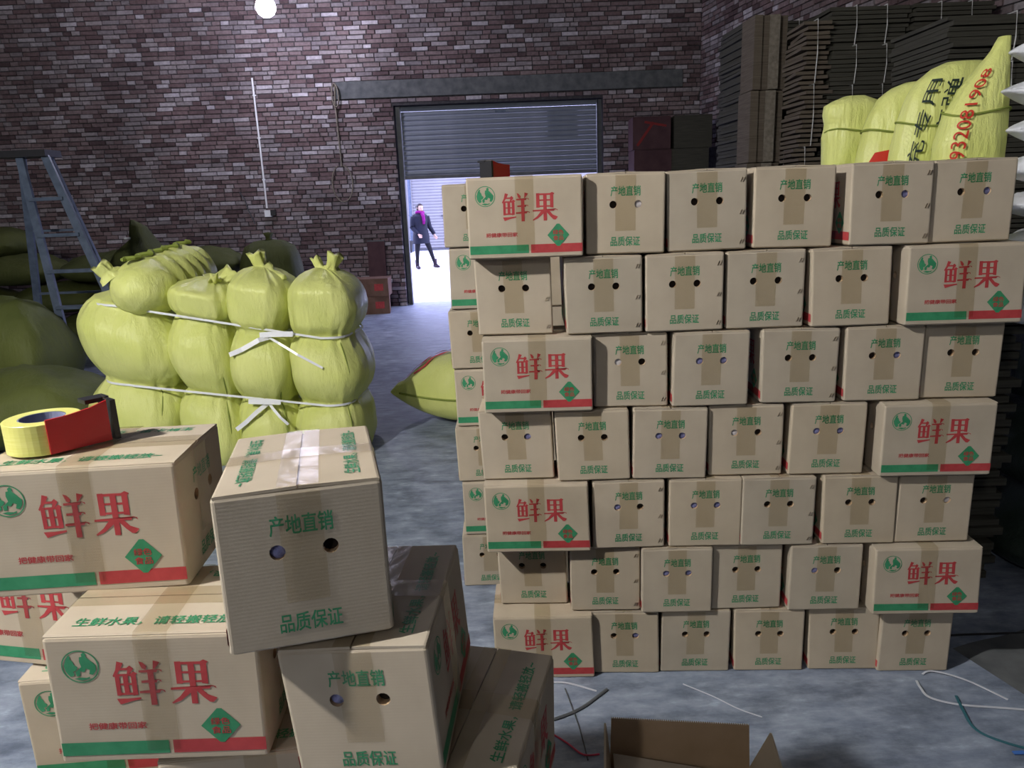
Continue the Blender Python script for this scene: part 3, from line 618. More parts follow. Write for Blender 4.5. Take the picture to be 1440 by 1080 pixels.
# ------------------------------------------------------------------ tape dispensers
def tape_dispenser(loc, rz, label, s=1.0, R0=.0655, flip=1):
    t = empty('tape_dispenser', loc, rz); tag(t, label, 'tape dispenser'); t.scale = (s, s*flip, s)
    h = .058
    obj('tape_roll', MB().lathe([(.0400, 0), (R0-.001, 0), (R0, .001), (R0, h-.001), (R0-.001, h), (.0400, h)], 40).done('tape_roll', M['yellowtape']), t)
    obj('core', MB().lathe([(.0375, .0005), (.0399, .0005), (.0399, h-.0005), (.0375, h-.0005), (.0375, .0005)], 40).done('core', M['core']), t)
    # frame plate along the side of the roll
    mb = MB(); A = Vector((-.006, -.0695, 0)); B = Vector((.100, -.056, 0)); d = (B-A).normalized(); nn = Vector((d.y, -d.x, 0))
    top = [(0, .066), (.35, .067), (.72, .072), (1, .080)]; vs = []
    for tt, zz in top:
        p = A.lerp(B, tt)
        for o_ in (0, .004):
            for z in (.001, zz): vs.append((p.x-nn.x*o_, p.y-nn.y*o_, z))
    fs = []
    for i in range(3):
        a = i*4; b = a+4; fs += [(a, b, b+1, a+1), (a+2, a+3, b+3, b+2), (a+1, b+1, b+3, a+3), (a, a+2, b+2, b)]
    fs += [(0, 1, 3, 2), (12, 14, 15, 13)]; mb.add(vs, fs)
    obj('frame_plate', mb.done('frame_plate', M['redplastic']), t)
    obj('hub', MB().lathe([(.0001, .004), (.0372, .004), (.0372, .007), (.012, .007), (.012, .012), (.0001, .012)], 30).done('hub', M['black']), t)
    mb = MB(); mb.box((.106, -.030, .040), (.010, .058, .078), .15); mb.box((.088, -.012, .077), (.044, .034, .008), .15)
    obj('cutter_guard', mb.done('cutter_guard', M['black']), t)
    mb = MB()
    for i in range(9): mb.add([(.101, -.052+.0055*i, .0785), (.101, -.0465+.0055*i, .0785), (.1035, -.0492+.0055*i, .0845), (.102, -.0492+.0055*i, .0785)], [(0, 1, 2), (0, 2, 3), (1, 3, 2)])
    tag(obj('cutting_teeth', mb.done('cutting_teeth', M['staple']), t), kind='stuff')
    obj('loose_tape', MB().ribbon([(.05, -.042, .028), (.075, -.046, .03), (.098, -.048, .034)], .045, (0, -1, 0)).done('loose_tape', M['yellowtape']), t)
tape_dispenser((-.826, 1.252, Z[5]+.001), .72, 'red tape dispenser with a yellow tape roll lying on the near carton', .93)
tape_dispenser((-.04, 3.06, Z[5]+2*BH+.0015), -2.09, 'black and red tape dispenser peeping over the top left of the tall stack', 1.0, .043, -1)

# ------------------------------------------------------------------ sacks
def sackcol(keys, seg=40, sub=14, nf=(7, 7, 2.5), amp=.012, pleat=0.0, expo=2.7, seed=0.0, squash=None):
    """standing sack lofted through (x, y, z, rx, ry) rings"""
    rng = []
    for a, b in zip(keys[:-1], keys[1:]):
        for i in range(sub): rng.append([p+(q-p)*i/sub for p, q in zip(a, b)])
    rng.append(list(keys[-1]))
    return rng
def loft(name, rings, seg, mats, amp=.01, nscale=(6, 6, 2.5), pleat=None, expo=2.6, seed=0.0, slope=0.0):
    vs = []; fs = []
    for x, y, z, rx, ry in rings:
        for k in range(seg):
            th = 2*pi*k/seg; c, s = cos(th), sin(th)
            e = 2.0/expo; px = rx*math.copysign(abs(c)**e, c); py = ry*math.copysign(abs(s)**e, s)
            p = Vector((px, py, 0)); rad = p.length
            n1 = noise.noise(Vector(((x+px)*nscale[0]+seed, (y+py)*nscale[1], z*nscale[2])))
            n2 = noise.noise(Vector(((x+px)*nscale[0]*3+seed, (y+py)*nscale[1]*3, z*nscale[2]*2.0)))
            f = amp*(n1+.45*n2)*min(1, rad/.1)
            if pleat: f += pleat(z, th)
            if rad > 1e-5: p += p.normalized()*f
            vs.append((x+p.x, y+p.y, z+slope*p.x*min(1.0, z/.35)))
    n = len(rings)
    for i in range(n-1):
        for k in range(seg): fs.append((i*seg+k, i*seg+(k+1) % seg, (i+1)*seg+(k+1) % seg, (i+1)*seg+k))
    fs.append(tuple(range(seg-1, -1, -1))); fs.append(tuple((n-1)*seg+k for k in range(seg)))
    return mesh(name, vs, fs, mats, None, True)
def pillow(name, lx, ly, lz, mats, nu=34, nv=22, amp=.02, taper=None, seed=0.0, flat=.35, nsc=4.0):
    vs = []; fs = []; idx = {}
    def P(u, v, s):
        wv_ = 1.0 if taper is None else taper(u)
        e = max(0.0, (1-abs(u)**3.2))**.5*max(0.0, (1-abs(v)**2.6))**.55
        zz = lz*.5*e*(wv_**.6)
        x = lx*.5*u*(1-.06*abs(v)**3); y = ly*.5*v*wv_*(1-.08*abs(u)**4)
        z = zz if s > 0 else -zz*(1-flat*e)
        q = Vector((x*nsc+seed, y*nsc, z*nsc)); k = min(1, e*1.5)
        f = amp*(noise.noise(q)+.5*noise.noise(q*2.7))*k
        return (x, y, z+f*s if s > 0 else max(z, -lz*.5*(1-flat)*.97))
    for s in (1, -1):
        for i in range(nu+1):
            for j in range(nv+1):
                if s < 0 and (i in (0, nu) or j in (0, nv)): idx[s, i, j] = idx[1, i, j]; continue
                u = sin(pi/2*(2*i/nu-1)); v_ = sin(pi/2*(2*j/nv-1)); idx[s, i, j] = len(vs); vs.append(P(u, v_, s))
        for i in range(nu):
            for j in range(nv):
                q = (idx[s, i, j], idx[s, i+1, j], idx[s, i+1, j+1], idx[s, i, j+1]); fs.append(q if s > 0 else q[::-1])
    me = mesh(name, vs, fs, mats, None, True); return me, P

# --- the strapped bale: four yellow sacks side by side, pinched by two white straps
BY = 4.72
BS = [  # x centre, half width, half depth, lower pinch z, upper pinch z, top z
    (-2.32, .285, .37, .545, 1.03, None), (-1.895, .198, .36, .455, .925, 1.15), (-1.545, .200, .36, .395, .835, 1.21), (-1.160, .225, .36, .365, .790, 1.19)]
BLAB = ['yellow sack at the left end of the strapped bale, its top rolled back', 'yellow sack second from left in the strapped bale, narrow ruffled top', 'yellow sack third from left in the strapped bale, loop-knotted top', 'yellow sack at the right end of the strapped bale, twin-eared knot']
for i, (cx, hx, hy, z1, z2, zt) in enumerate(BS):
    root = empty('sack', (cx, BY, 0)); tag(root, BLAB[i], 'sack', 'yellow sacks in the strapped bale')
    rings = []
    tiers = [(0, z1), (z1, z2)]+([(z2, zt)] if zt else [(z2, z2+.10)])
    for ti, (a, b) in enumerate(tiers):
        n = 18
        for q in range(n if ti < len(tiers)-1 else n+1):
            t = q/n
            if ti == 0: f = .76+.27*(1-abs(2*t-1)**2.4) if t > .5 else .88+.15*(1-abs(2*t-1)**3)
            elif ti == 1 : f = .76+.29*(1-abs(2*t-1)**2.2)
            elif zt: f = (.76+.25*(1-abs(1-2*min(t, .5))**2.2)) if t < .45 else max(.10, .99*max(0, 1-((t-.45)/.56)**2.4)**.62)
            else: f = .80*(1-t*.8)
            sx = .012*sin(5*t+i*2)*(1 if ti else 0); zz = a+(b-a)*t
            if i == 0: sx += -.07*(1-abs(2*t-1)) * (ti == 0) + (-.02 if ti == 1 else 0)
            oy = 0
            if zt and ti == 2: oy = -.05*t; sx += (.05*t if i == 1 else .02*t)
            rings.append((sx, oy, zz, hx*f, hy*(f if ti < 2 or zt is None else min(f, .9))))
    def pleat(z, th, z1=z1, z2=z2, zt=zt):
        d = min(abs(z-z1), abs(z-z2), abs(z-(zt or 9))*1.2); return (.010*sin(th*17+z*6)+.005*sin(th*31+i*2))*exp(-d/.07)+(.011*sin(th*11+i)*exp(-abs(z-(zt or 9))/.10))
    obj('sack_body', loft('sack_body', rings, 80, M['sack'], .020, (5, 5, 3), pleat, 3.1, i*7.3, (-.26, -.24, -.18, -.05)[i]), root)
    mb = MB(); pts = []                                                # sewn side seam down the front right
    for (sx, oy, zz, rx, ry) in rings[2:-8]:
        th = -pi/2+.66; e = 2/2.5; px_ = sx+rx*abs(cos(th))**e; zz = zz+(-.26, -.24, -.18, -.05)[i]*px_*min(1, zz/.35); pts.append((px_+.004, oy-ry*abs(sin(th))**e-.012, zz))
    obj('side_seam', MB().tube(pts, .0045, 5).done('side_seam', M['seam']), root)
    def knot(name, base, ax, ln, r0_, r1_):
        ax = Vector(ax).normalized(); a = ax.orthogonal().normalized(); b = ax.cross(a); vs = []; n = 18; m_ = 8; fs = []
        for q in range(m_+1):
            t = q/m_; r = r0_*(1-t)+.012 if t < .35 else r0_*.62*(1-(t-.35)/.65)+r1_*(t-.35)/.65
            for k in range(n):
                th = 2*pi*k/n; rr = r*(1+.28*sin(4*th+t*3)+.12*sin(7*th)); p = Vector(base)+ax*(ln*t)+a*(rr*cos(th))+b*(rr*.6*sin(th)); p.z += .012*sin(3*th)*t; vs.append(p)
        for q in range(m_):
            for k in range(n): fs.append((q*n+k, q*n+(k+1) % n, (q+1)*n+(k+1) % n, (q+1)*n+k))
        fs.append(tuple(m_*n+k for k in range(n)))
        obj(name, mesh(name, vs, fs, M['sack'], None, True), root)
    if i == 0:
        A = Vector((.095, -.43, 1.105)); B = Vector((.19, .50, 1.19)); rg = []; n = 26; vs = []; fs = []; sg = 44
        ax = (B-A).normalized(); a = ax.cross(Vector((0, 0, 1))).normalized(); b = a.cross(ax)
        for q in range(n+1):
            t = q/n; r = .185*(1-(abs(2*t-1))**4.0)**.5 if 0 < t < 1 else .015
            for k in range(sg):
                th = 2*pi*k/sg; p = A.lerp(B, t)
                f = .012*noise.noise(Vector((p.x*5+cos(th), p.y*5+sin(th), 3)))+(.013*sin(t*52+sin(th*2)) if t > .3 else .006*sin(t*24+th*5))
                rr = max(.012, r+f*(1 if .05 < t < .95 else .2)); vs.append(p+a*(rr*1.02*cos(th))+b*(rr*.95*sin(th)))
        for q in range(n):
            for k in range(sg): fs.append((q*sg+k, q*sg+(k+1) % sg, (q+1)*sg+(k+1) % sg, (q+1)*sg+k))
        fs += [tuple(range(sg-1, -1, -1)), tuple(n*sg+k for k in range(sg))]
        obj('rolled_top', mesh('rolled_top', vs, fs, M['sack'], None, True), root)
        knot('knot', (.005, -.345, 1.20), (-.45, -.35, .8), .10, .06, .045)
        mb = MB(); pts = [A.lerp(B, t)+b*.188+a*(.03*sin(t*40)) for t in [.1+.035*q for q in range(24)]]
        obj('ruffled_seam', MB().tube(pts, [.010+.006*abs(sin(q*1.9)) for q in range(24)], 6).done('ruffled_seam', M['seam']), root)
    elif i == 1:
        knot('knot', (.05, -.05, zt-.05), (.55, .30, .45), .15, .075, .055); knot('knot', (.08, -.12, zt-.04), (.2, -.6, .5), .09, .05, .03)
    elif i == 2:
        knot('knot', (.015, -.05, zt-.035), (-.15, -.2, 1), .13, .055, .05); knot('knot', (.03, -.08, zt-.02), (.8, -.3, -.35), .15, .04, .03)
    else:
        knot('knot', (.05, -.06, zt-.035), (.45, -.2, .9), .13, .055, .045); knot('knot', (.0, -.05, zt-.03), (-.35, .1, .9), .10, .04, .03)
def strap(zs, label):
    pts = []; nr = []
    raw = []
    for cx, hx, hy, *_ in BS:
        for k in range(-12, 13):
            u = k/12; raw.append((cx+hx*.79*u, (hy*.79*max(0, 1-abs(u)**3.1)**(1/3.1)+.022)))
    raw.sort(); hull = []
    for p in raw:                                                        # a taut strap touches only the outermost points
        while len(hull) > 1 and (hull[-1][0]-hull[-2][0])*(p[1]-hull[-2][1])-(hull[-1][1]-hull[-2][1])*(p[0]-hull[-2][0]) >= 0: hull.pop()
        hull.append(p)
    for x, d in hull: pts.append((x, BY-d, zs(x))); nr.append(Vector((0, -1, 0)) if d > .1 else Vector((x+1.75, -.1, 0)))
    for x, y in ((-.965, BY+.10), (-1.0, BY+.22), (-1.2, BY+.31), (-1.9, BY+.31), (-2.4, BY+.31), (-2.54, BY+.20), (-2.56, BY)): pts.append((x, y, zs(x))); nr.append(Vector((x+1.8, y-BY, 0)))
    o = empty('strap', (0, 0, 0)); tag(o, label, 'strap', 'white straps round the bale')
    # bow outwards in front so the band lies on the sacks
    obj('band', MB().ribbon(pts, .013, nr).done('band', M['strap']), o); return o
def interp(tb):
    def f(x):
        for (x0_, z0_), (x1_, z1_) in zip(tb[:-1], tb[1:]):
            if x <= x1_: return z0_+(z1_-z0_)*(x-x0_)/(x1_-x0_)
        return tb[-1][1]
    return f
s1 = strap(interp([(-2.6, 1.06), (-2.335, 1.03), (-1.925, .925), (-1.575, .835), (-1.175, .79), (-.95, .78)]), 'upper white strap tied round the bale of yellow sacks')
fy = BY-.315
obj('loose_end', MB().ribbon([(-1.44, fy, .81), (-1.50, fy-.05, .80), (-1.60, fy-.07, .75), (-1.68, fy-.06, .72)], .028, (.2, -1, .3)).done('loose_end', M['strap']), s1)
obj('loose_end', MB().ribbon([(-1.46, fy, .81), (-1.38, fy-.06, .78), (-1.27, fy-.08, .71), (-1.13, fy-.07, .62)], .014, (.2, -1, .3)).done('loose_end', M['strap']), s1)
obj('knot', MB().ribbon([(-1.50, fy-.02, .825), (-1.42, fy-.035, .83), (-1.30, fy-.02, .825)], .032, (0, -1, .2)).done('knot', M['strap']), s1)
s2 = strap(interp([(-2.6, .575), (-2.335, .545), (-1.925, .455), (-1.575, .395), (-1.175, .365), (-.95, .36)]), 'lower white strap tied round the bale of yellow sacks')
obj('loose_end', MB().ribbon([(-1.50, fy, .40), (-1.56, fy-.05, .36), (-1.63, fy-.06, .30), (-1.70, fy-.05, .25)], .026, (.2, -1, .3)).done('loose_end', M['strap']), s2)
obj('loose_end', MB().ribbon([(-1.50, fy, .40), (-1.46, fy-.05, .37), (-1.42, fy-.06, .32), (-1.38, fy-.05, .27)], .016, (.2, -1, .3)).done('loose_end', M['strap']), s2)
obj('knot', MB().ribbon([(-1.62, fy-.01, .415), (-1.52, fy-.035, .415), (-1.42, fy-.02, .405)], .03, (0, -1, .2)).done('knot', M['strap']), s2)

# --- yellow sack lying on the floor with red brush strokes
def put_surface(name, P2, fn, mt, parent, maxlen=.03):
    bm = bmesh.new(); vv = [bm.verts.new((p[0], p[1], 0)) for p in P2[0]]
    for f in P2[1]:
        try: bm.faces.new([vv[i] for i in f])
        except ValueError: pass
    bmesh.ops.triangulate(bm, faces=bm.faces[:])
    for _ in range(5):
        ed = [e for e in bm.edges if e.calc_length() > maxlen]
        if not ed: break
        bmesh.ops.subdivide_edges(bm, edges=ed, cuts=1); bmesh.ops.triangulate(bm, faces=bm.faces[:])
    for v_ in bm.verts: v_.co = fn(v_.co.x, v_.co.y)
    return obj(name, bm_mesh(name, bm, mt), parent)
ls = empty('sack', (-.25, 5.34, .212), rot=(0, 0, .06)); tag(ls, 'plump yellow sack with red brush lettering lying on the floor behind the tall stack', 'sack')
me, PF = pillow('sack_body', 1.30, .72, .60, M['sack'], 44, 30, .03, lambda u: 1.0 if u > -.15 else max(.05, 1-((-.15-u)/.85)**1.6*.95), 3.1, .30)
obj('sack_body', me, ls)
def on_sack(x, y): p = PF(x-.50, y-.12, 1); return (p[0], p[1], p[2]+.012)
for P2 in ([(-.42, .12), (-.20, .28), (-.02, .30), (.14, .40), (.12, .30), (-.05, .20), (-.25, .10)], [(-.22, -.36), (-.08, -.30), (.05, -.10), (.20, -.04), (.36, -.02), (.36, .10), (.18, .06), (-.02, -.02), (-.10, -.18), (-.22, -.26)],
           [(.0, .50), (.10, .62), (.34, .60), (.34, .50), (.12, .48)], [(.30, -.30), (.36, -.34), (.52, .40), (.44, .42)]):
    put_surface('brush_stroke', poly(P2), on_sack, M['ink_red'], ls, .05)
pts = [PF(-1+2*i/40, -1+.0, 1) for i in range(41)]
obj('sewn_edge', MB().tube([(p[0], p[1]-.004, p[2]) for p in pts[1:]], .008, 6).done('sewn_edge', M['seam']), ls)

# --- dull bags at the left, their shade put into the sack colour
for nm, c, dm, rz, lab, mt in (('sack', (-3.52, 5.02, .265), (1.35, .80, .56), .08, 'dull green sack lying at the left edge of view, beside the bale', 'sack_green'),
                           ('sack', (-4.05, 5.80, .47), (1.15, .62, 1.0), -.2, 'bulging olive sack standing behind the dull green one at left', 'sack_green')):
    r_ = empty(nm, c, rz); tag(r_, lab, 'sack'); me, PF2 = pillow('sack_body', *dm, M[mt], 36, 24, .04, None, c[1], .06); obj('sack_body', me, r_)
    pts = [PF2(-1+2*i/30, -1, 1) for i in range(31)]
    obj('sewn_edge', MB().tube(pts, .009, 6).done('sewn_edge', M['seam']), r_)
# --- heap of dark sacks along the back wall at the left
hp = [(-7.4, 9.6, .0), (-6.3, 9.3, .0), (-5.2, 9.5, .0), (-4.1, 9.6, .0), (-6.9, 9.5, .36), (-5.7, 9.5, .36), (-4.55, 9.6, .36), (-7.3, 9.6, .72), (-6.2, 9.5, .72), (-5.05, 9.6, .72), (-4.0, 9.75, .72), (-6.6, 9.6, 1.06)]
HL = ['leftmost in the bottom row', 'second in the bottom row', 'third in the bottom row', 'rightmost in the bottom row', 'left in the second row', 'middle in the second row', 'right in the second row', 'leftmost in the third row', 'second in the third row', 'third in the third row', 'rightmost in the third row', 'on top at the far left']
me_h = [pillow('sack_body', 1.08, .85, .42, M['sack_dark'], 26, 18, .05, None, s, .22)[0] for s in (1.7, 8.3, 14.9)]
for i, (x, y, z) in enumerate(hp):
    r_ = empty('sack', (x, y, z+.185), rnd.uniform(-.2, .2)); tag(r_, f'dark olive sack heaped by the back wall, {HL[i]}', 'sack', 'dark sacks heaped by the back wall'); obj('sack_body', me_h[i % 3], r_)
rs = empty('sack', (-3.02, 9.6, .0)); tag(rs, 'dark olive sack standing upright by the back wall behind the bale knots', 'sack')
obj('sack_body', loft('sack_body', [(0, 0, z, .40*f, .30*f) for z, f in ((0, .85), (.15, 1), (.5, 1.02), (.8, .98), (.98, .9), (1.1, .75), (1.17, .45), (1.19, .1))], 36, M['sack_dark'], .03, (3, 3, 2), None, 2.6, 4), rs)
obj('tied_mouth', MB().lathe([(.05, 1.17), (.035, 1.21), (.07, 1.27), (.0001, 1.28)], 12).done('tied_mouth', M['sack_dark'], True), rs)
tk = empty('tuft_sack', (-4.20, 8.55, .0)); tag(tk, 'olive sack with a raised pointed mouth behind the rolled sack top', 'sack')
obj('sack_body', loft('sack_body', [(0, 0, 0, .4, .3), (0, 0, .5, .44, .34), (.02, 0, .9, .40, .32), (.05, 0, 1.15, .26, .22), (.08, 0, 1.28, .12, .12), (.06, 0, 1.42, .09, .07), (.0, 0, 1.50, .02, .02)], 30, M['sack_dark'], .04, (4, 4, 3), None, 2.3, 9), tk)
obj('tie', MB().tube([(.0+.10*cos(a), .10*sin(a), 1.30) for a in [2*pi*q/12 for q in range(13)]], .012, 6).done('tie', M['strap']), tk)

# --- standing yellow sacks behind the tall stack, on bundles of flattened cartons
def printed(root, rings_fn, P2, mt, s0, t0, sw, sh, rot=True):
    def fn(x, y):
        # text rotated a quarter turn: its line runs up the sack
        a, b = (1-y, x) if rot else (x, y)
        return rings_fn(s0+a*sw, t0+b*sh)
    return put_surface('lettering', P2, fn, mt, root, .06)
ST = [(1.490, 3.31, .125, .075, 1.20, 1.925, .0, 'first yellow standing sack from left behind the stack, folded flat top'), (1.60, 3.15, .165, .078, 1.20, 1.950, .0, 'second yellow standing sack behind the stack, broad red stroke showing'),
      (1.665, 2.985, .172, .080, 1.20, 1.995, .0, 'third yellow standing sack behind the stack, black lettering up its side'), (1.700, 2.82, .125, .080, 1.20, 2.05, .0, 'tallest yellow standing sack, pointed tip and red digits, rightmost of four')]
T_B1 = glyph_polys('充专用', 0, 2); T_B2 = glyph_polys('孔高弹', 0, 2); T_N = glyph_polys('9932081908', 0, 3); T_N2 = glyph_polys('99208', 0, 3)
for i, (cx, cy, hx, hy, zb, zt, lean, lab) in enumerate(ST):
    root = empty('sack', (cx, cy, zb)); tag(root, lab, 'sack', 'yellow standing sacks behind the stack')
    hgt = zt-zb
    def prof(t, i=i):
        tb = {0: [(0, .94), (.08, 1), (.78, 1), (.84, .92), (.90, 1.0), (.96, .98), (1, .35)],
              3: [(0, .94), (.08, 1), (.58, 1), (.70, .90), (.80, .70), (.88, .46), (.94, .27), (.98, .20), (1, .16)]}.get(i, [(0, .94), (.08, 1), (.60, 1), (.74, .98), (.84, .92), (.92, .80), (.97, .62), (1, .40)])
        for (t0, f0), (t1, f1) in zip(tb[:-1], tb[1:]):
            if t <= t1: q = (t-t0)/(t1-t0); return f0+(f1-f0)*q
        return tb[-1][1]
    def ctr(t, lean=lean): return lean*max(0, t-.25)**1.3
    rg = []
    for q in range(41):
        t = q/40; f = prof(t)*(.95+.07*sin(pi*min(1, t*1.4))); rg.append(((hx*(.85 if i == 3 else .55)*(1-min(1, f))+(.05*max(0, t-.5) if i < 3 else 0)) if i else 0.0, 0, hgt*t, hx*f, hy*f**.7))
    obj('sack_body', loft('sack_body', rg, 48, M['sack'], .010, (7, 7, 4), lambda z, th, h=hgt: .004*sin(th*15+z*9)*exp(-abs(z-h*.78)/.05), 2.4, i*3.3), root)
    tsm = {0: .80, 1: .76, 2: .74, 3: .70}[i]; q = int(tsm*40); x_, y_, z_, rx_, ry_ = rg[q]
    obj('tie_crease', MB().tube([(x_+(rx_+.004)*math.copysign(abs(cos(a))**(2/2.4), cos(a)), (ry_+.004)*math.copysign(abs(sin(a))**(2/2.4), sin(a)), z_+.012*sin(a*2+i)) for a in [2*pi*k/32 for k in range(33)]], .004, 5).done('tie_crease', M['seam']), root)
    def surf(s, t, rg=rg):
        q = max(0, min(39.999, t*40)); k = int(q); f = q-k; a = [u*(1-f)+v_*f for u, v_ in zip(rg[k], rg[k+1])]
        th = -pi/2+s; e = 2/2.4
        return (a[0]+(a[3]+.013)*math.copysign(abs(cos(th))**e, cos(th)), a[1]+(a[4]+.013)*math.copysign(abs(sin(th))**e, sin(th)), a[2])
    if i == 0: printed(root, surf, poly([(0, 0), (1, 0), (1, 1), (0, 1)]), M['ink_red'], .55, .55, .35, .19, False)
    if i == 1:
        printed(root, surf, poly([(0, 0), (.12, .42), (.42, .50), (.44, 1), (.62, 1), (.64, .62), (1, .72), (1, .2), (.6, .15), (.3, .0)]), M['ink_red'], -.95, .56, 1.7, .20, False)
    if i == 2:
        printed(root, surf, T_B1, M['ink_black'], -.80, .52, .36, .40); printed(root, surf, T_B2, M['ink_black'], -.30, .52, .38, .40)
        printed(root, surf, T_N2, M['ink_red'], .22, .50, .22, .30)
    if i == 3: printed(root, surf, T_N, M['ink_red'], -.80, .47, .42, .40)

# ------------------------------------------------------------------ bundles of flattened cartons
def bundle_mesh(lx, ly, h, n, mt, seed, slack=.02):
    r = random.Random(seed); mb = MB(); t = h/n
    for i in range(n): mb.box((r.uniform(-slack, slack), r.uniform(-slack, slack), (i+.5)*t), (lx*(1-r.uniform(0, .03)), ly*(1-r.uniform(0, .03)), t*r.uniform(.72, .93)), r.uniform(-.012, .012))
    return mb.done('sheets', mt)
def string_mesh(lx, ly, h, x):
    a = .5*ly+.018
    return MB().tube([(x, -a, .01), (x+.01, -a, h*.5), (x, -a, h+.004), (x, a, h+.004), (x, a, .01)], .004, 5).done('string', M['string'])
BUN = {}
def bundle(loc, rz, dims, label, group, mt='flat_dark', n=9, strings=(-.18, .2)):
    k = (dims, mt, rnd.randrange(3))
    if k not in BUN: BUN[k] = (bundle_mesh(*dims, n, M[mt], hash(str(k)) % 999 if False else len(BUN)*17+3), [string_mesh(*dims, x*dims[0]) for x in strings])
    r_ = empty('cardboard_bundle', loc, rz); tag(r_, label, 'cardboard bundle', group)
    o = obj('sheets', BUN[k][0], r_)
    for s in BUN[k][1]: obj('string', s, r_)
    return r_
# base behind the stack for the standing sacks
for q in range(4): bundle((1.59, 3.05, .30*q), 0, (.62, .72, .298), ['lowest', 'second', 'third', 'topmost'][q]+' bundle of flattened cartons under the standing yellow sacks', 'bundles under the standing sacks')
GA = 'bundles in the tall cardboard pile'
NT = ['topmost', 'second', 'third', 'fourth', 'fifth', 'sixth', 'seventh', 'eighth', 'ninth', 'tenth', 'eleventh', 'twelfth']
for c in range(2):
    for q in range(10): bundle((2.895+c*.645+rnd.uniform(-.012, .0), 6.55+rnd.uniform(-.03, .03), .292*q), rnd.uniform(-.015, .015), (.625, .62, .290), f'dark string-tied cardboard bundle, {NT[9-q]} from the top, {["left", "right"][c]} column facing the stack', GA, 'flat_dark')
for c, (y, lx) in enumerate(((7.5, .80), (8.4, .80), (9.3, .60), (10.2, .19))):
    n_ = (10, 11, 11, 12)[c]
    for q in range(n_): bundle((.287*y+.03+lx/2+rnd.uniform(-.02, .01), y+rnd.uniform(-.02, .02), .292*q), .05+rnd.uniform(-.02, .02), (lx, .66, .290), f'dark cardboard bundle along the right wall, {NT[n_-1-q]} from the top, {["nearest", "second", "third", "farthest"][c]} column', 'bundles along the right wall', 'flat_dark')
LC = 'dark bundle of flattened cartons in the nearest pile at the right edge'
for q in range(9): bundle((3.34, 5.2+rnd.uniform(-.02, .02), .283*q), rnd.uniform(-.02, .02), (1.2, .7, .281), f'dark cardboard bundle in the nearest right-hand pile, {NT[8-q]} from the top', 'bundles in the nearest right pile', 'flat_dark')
# ragged edge column: lighter card paints in the edges catching light at the pile corner
rg_ = random.Random(5)
for q in range(6):
    r_ = empty('cardboard_bundle', (2.44+.006*q, 6.40, .47*q)); tag(r_, f'ragged stack of loose brown card at the pile corner, {NT[5-q]} from the top', 'cardboard bundle', 'ragged cardboard column')
    mb = MB()
    for i in range(13): mb.box((rg_.uniform(-.03, .03), rg_.uniform(-.02, .02), .018+.036*i), (.20+rg_.uniform(-.03, .02), .40, .024), rg_.uniform(-.12, .12))
    obj('sheets', mb.done('sheets', M['flat_mid']), r_)
    obj('string', string_mesh(.20, .42, .468, rg_.uniform(-.05, .05)), r_)
# tall pale column of brown cartons further back
for q in range(5):
    r_ = empty('folded_carton', (2.26+.012*q, 6.93, .60*q), .05); tag(r_, f'brown folded cartons in the dim column left of the ragged card, {NT[4-q]} from the top', 'cardboard', 'brown folded cartons in the dim column')
    mb = MB(); 
    for k in range(4): mb.box((-.115+.075*k, .012*(k % 2), .297), (.070, .30-.02*k, .592), .02*k)
    obj('sheets', mb.done('sheets', M['flat_mid']), r_)
    obj('tape_strip', MB().box((.02, -.160, .297), (.09, .004, .590)).done('tape_strip', M['flat_edge']), r_)
# dark cartons and bags by the right of the doorway
GD = 'old dark cartons right of the doorway'
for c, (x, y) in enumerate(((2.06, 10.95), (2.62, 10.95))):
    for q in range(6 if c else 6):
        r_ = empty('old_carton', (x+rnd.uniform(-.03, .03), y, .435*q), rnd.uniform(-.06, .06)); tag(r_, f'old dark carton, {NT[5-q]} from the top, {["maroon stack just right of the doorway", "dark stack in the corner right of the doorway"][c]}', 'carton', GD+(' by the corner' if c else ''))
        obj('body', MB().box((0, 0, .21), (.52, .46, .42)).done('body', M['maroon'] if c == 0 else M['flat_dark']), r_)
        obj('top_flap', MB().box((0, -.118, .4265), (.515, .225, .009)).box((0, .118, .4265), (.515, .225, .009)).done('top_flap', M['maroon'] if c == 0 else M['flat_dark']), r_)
        if c == 0 and q == 5: obj('red_stroke', MB().bar((-.20, -.232, .05), (.02, -.232, .35), .035, .003, 0).bar((-.1, -.232, .36), (.2, -.232, .30), .03, .003).done('red_stroke', M['flat_edge' if q == 4 else 'darkred']), r_)
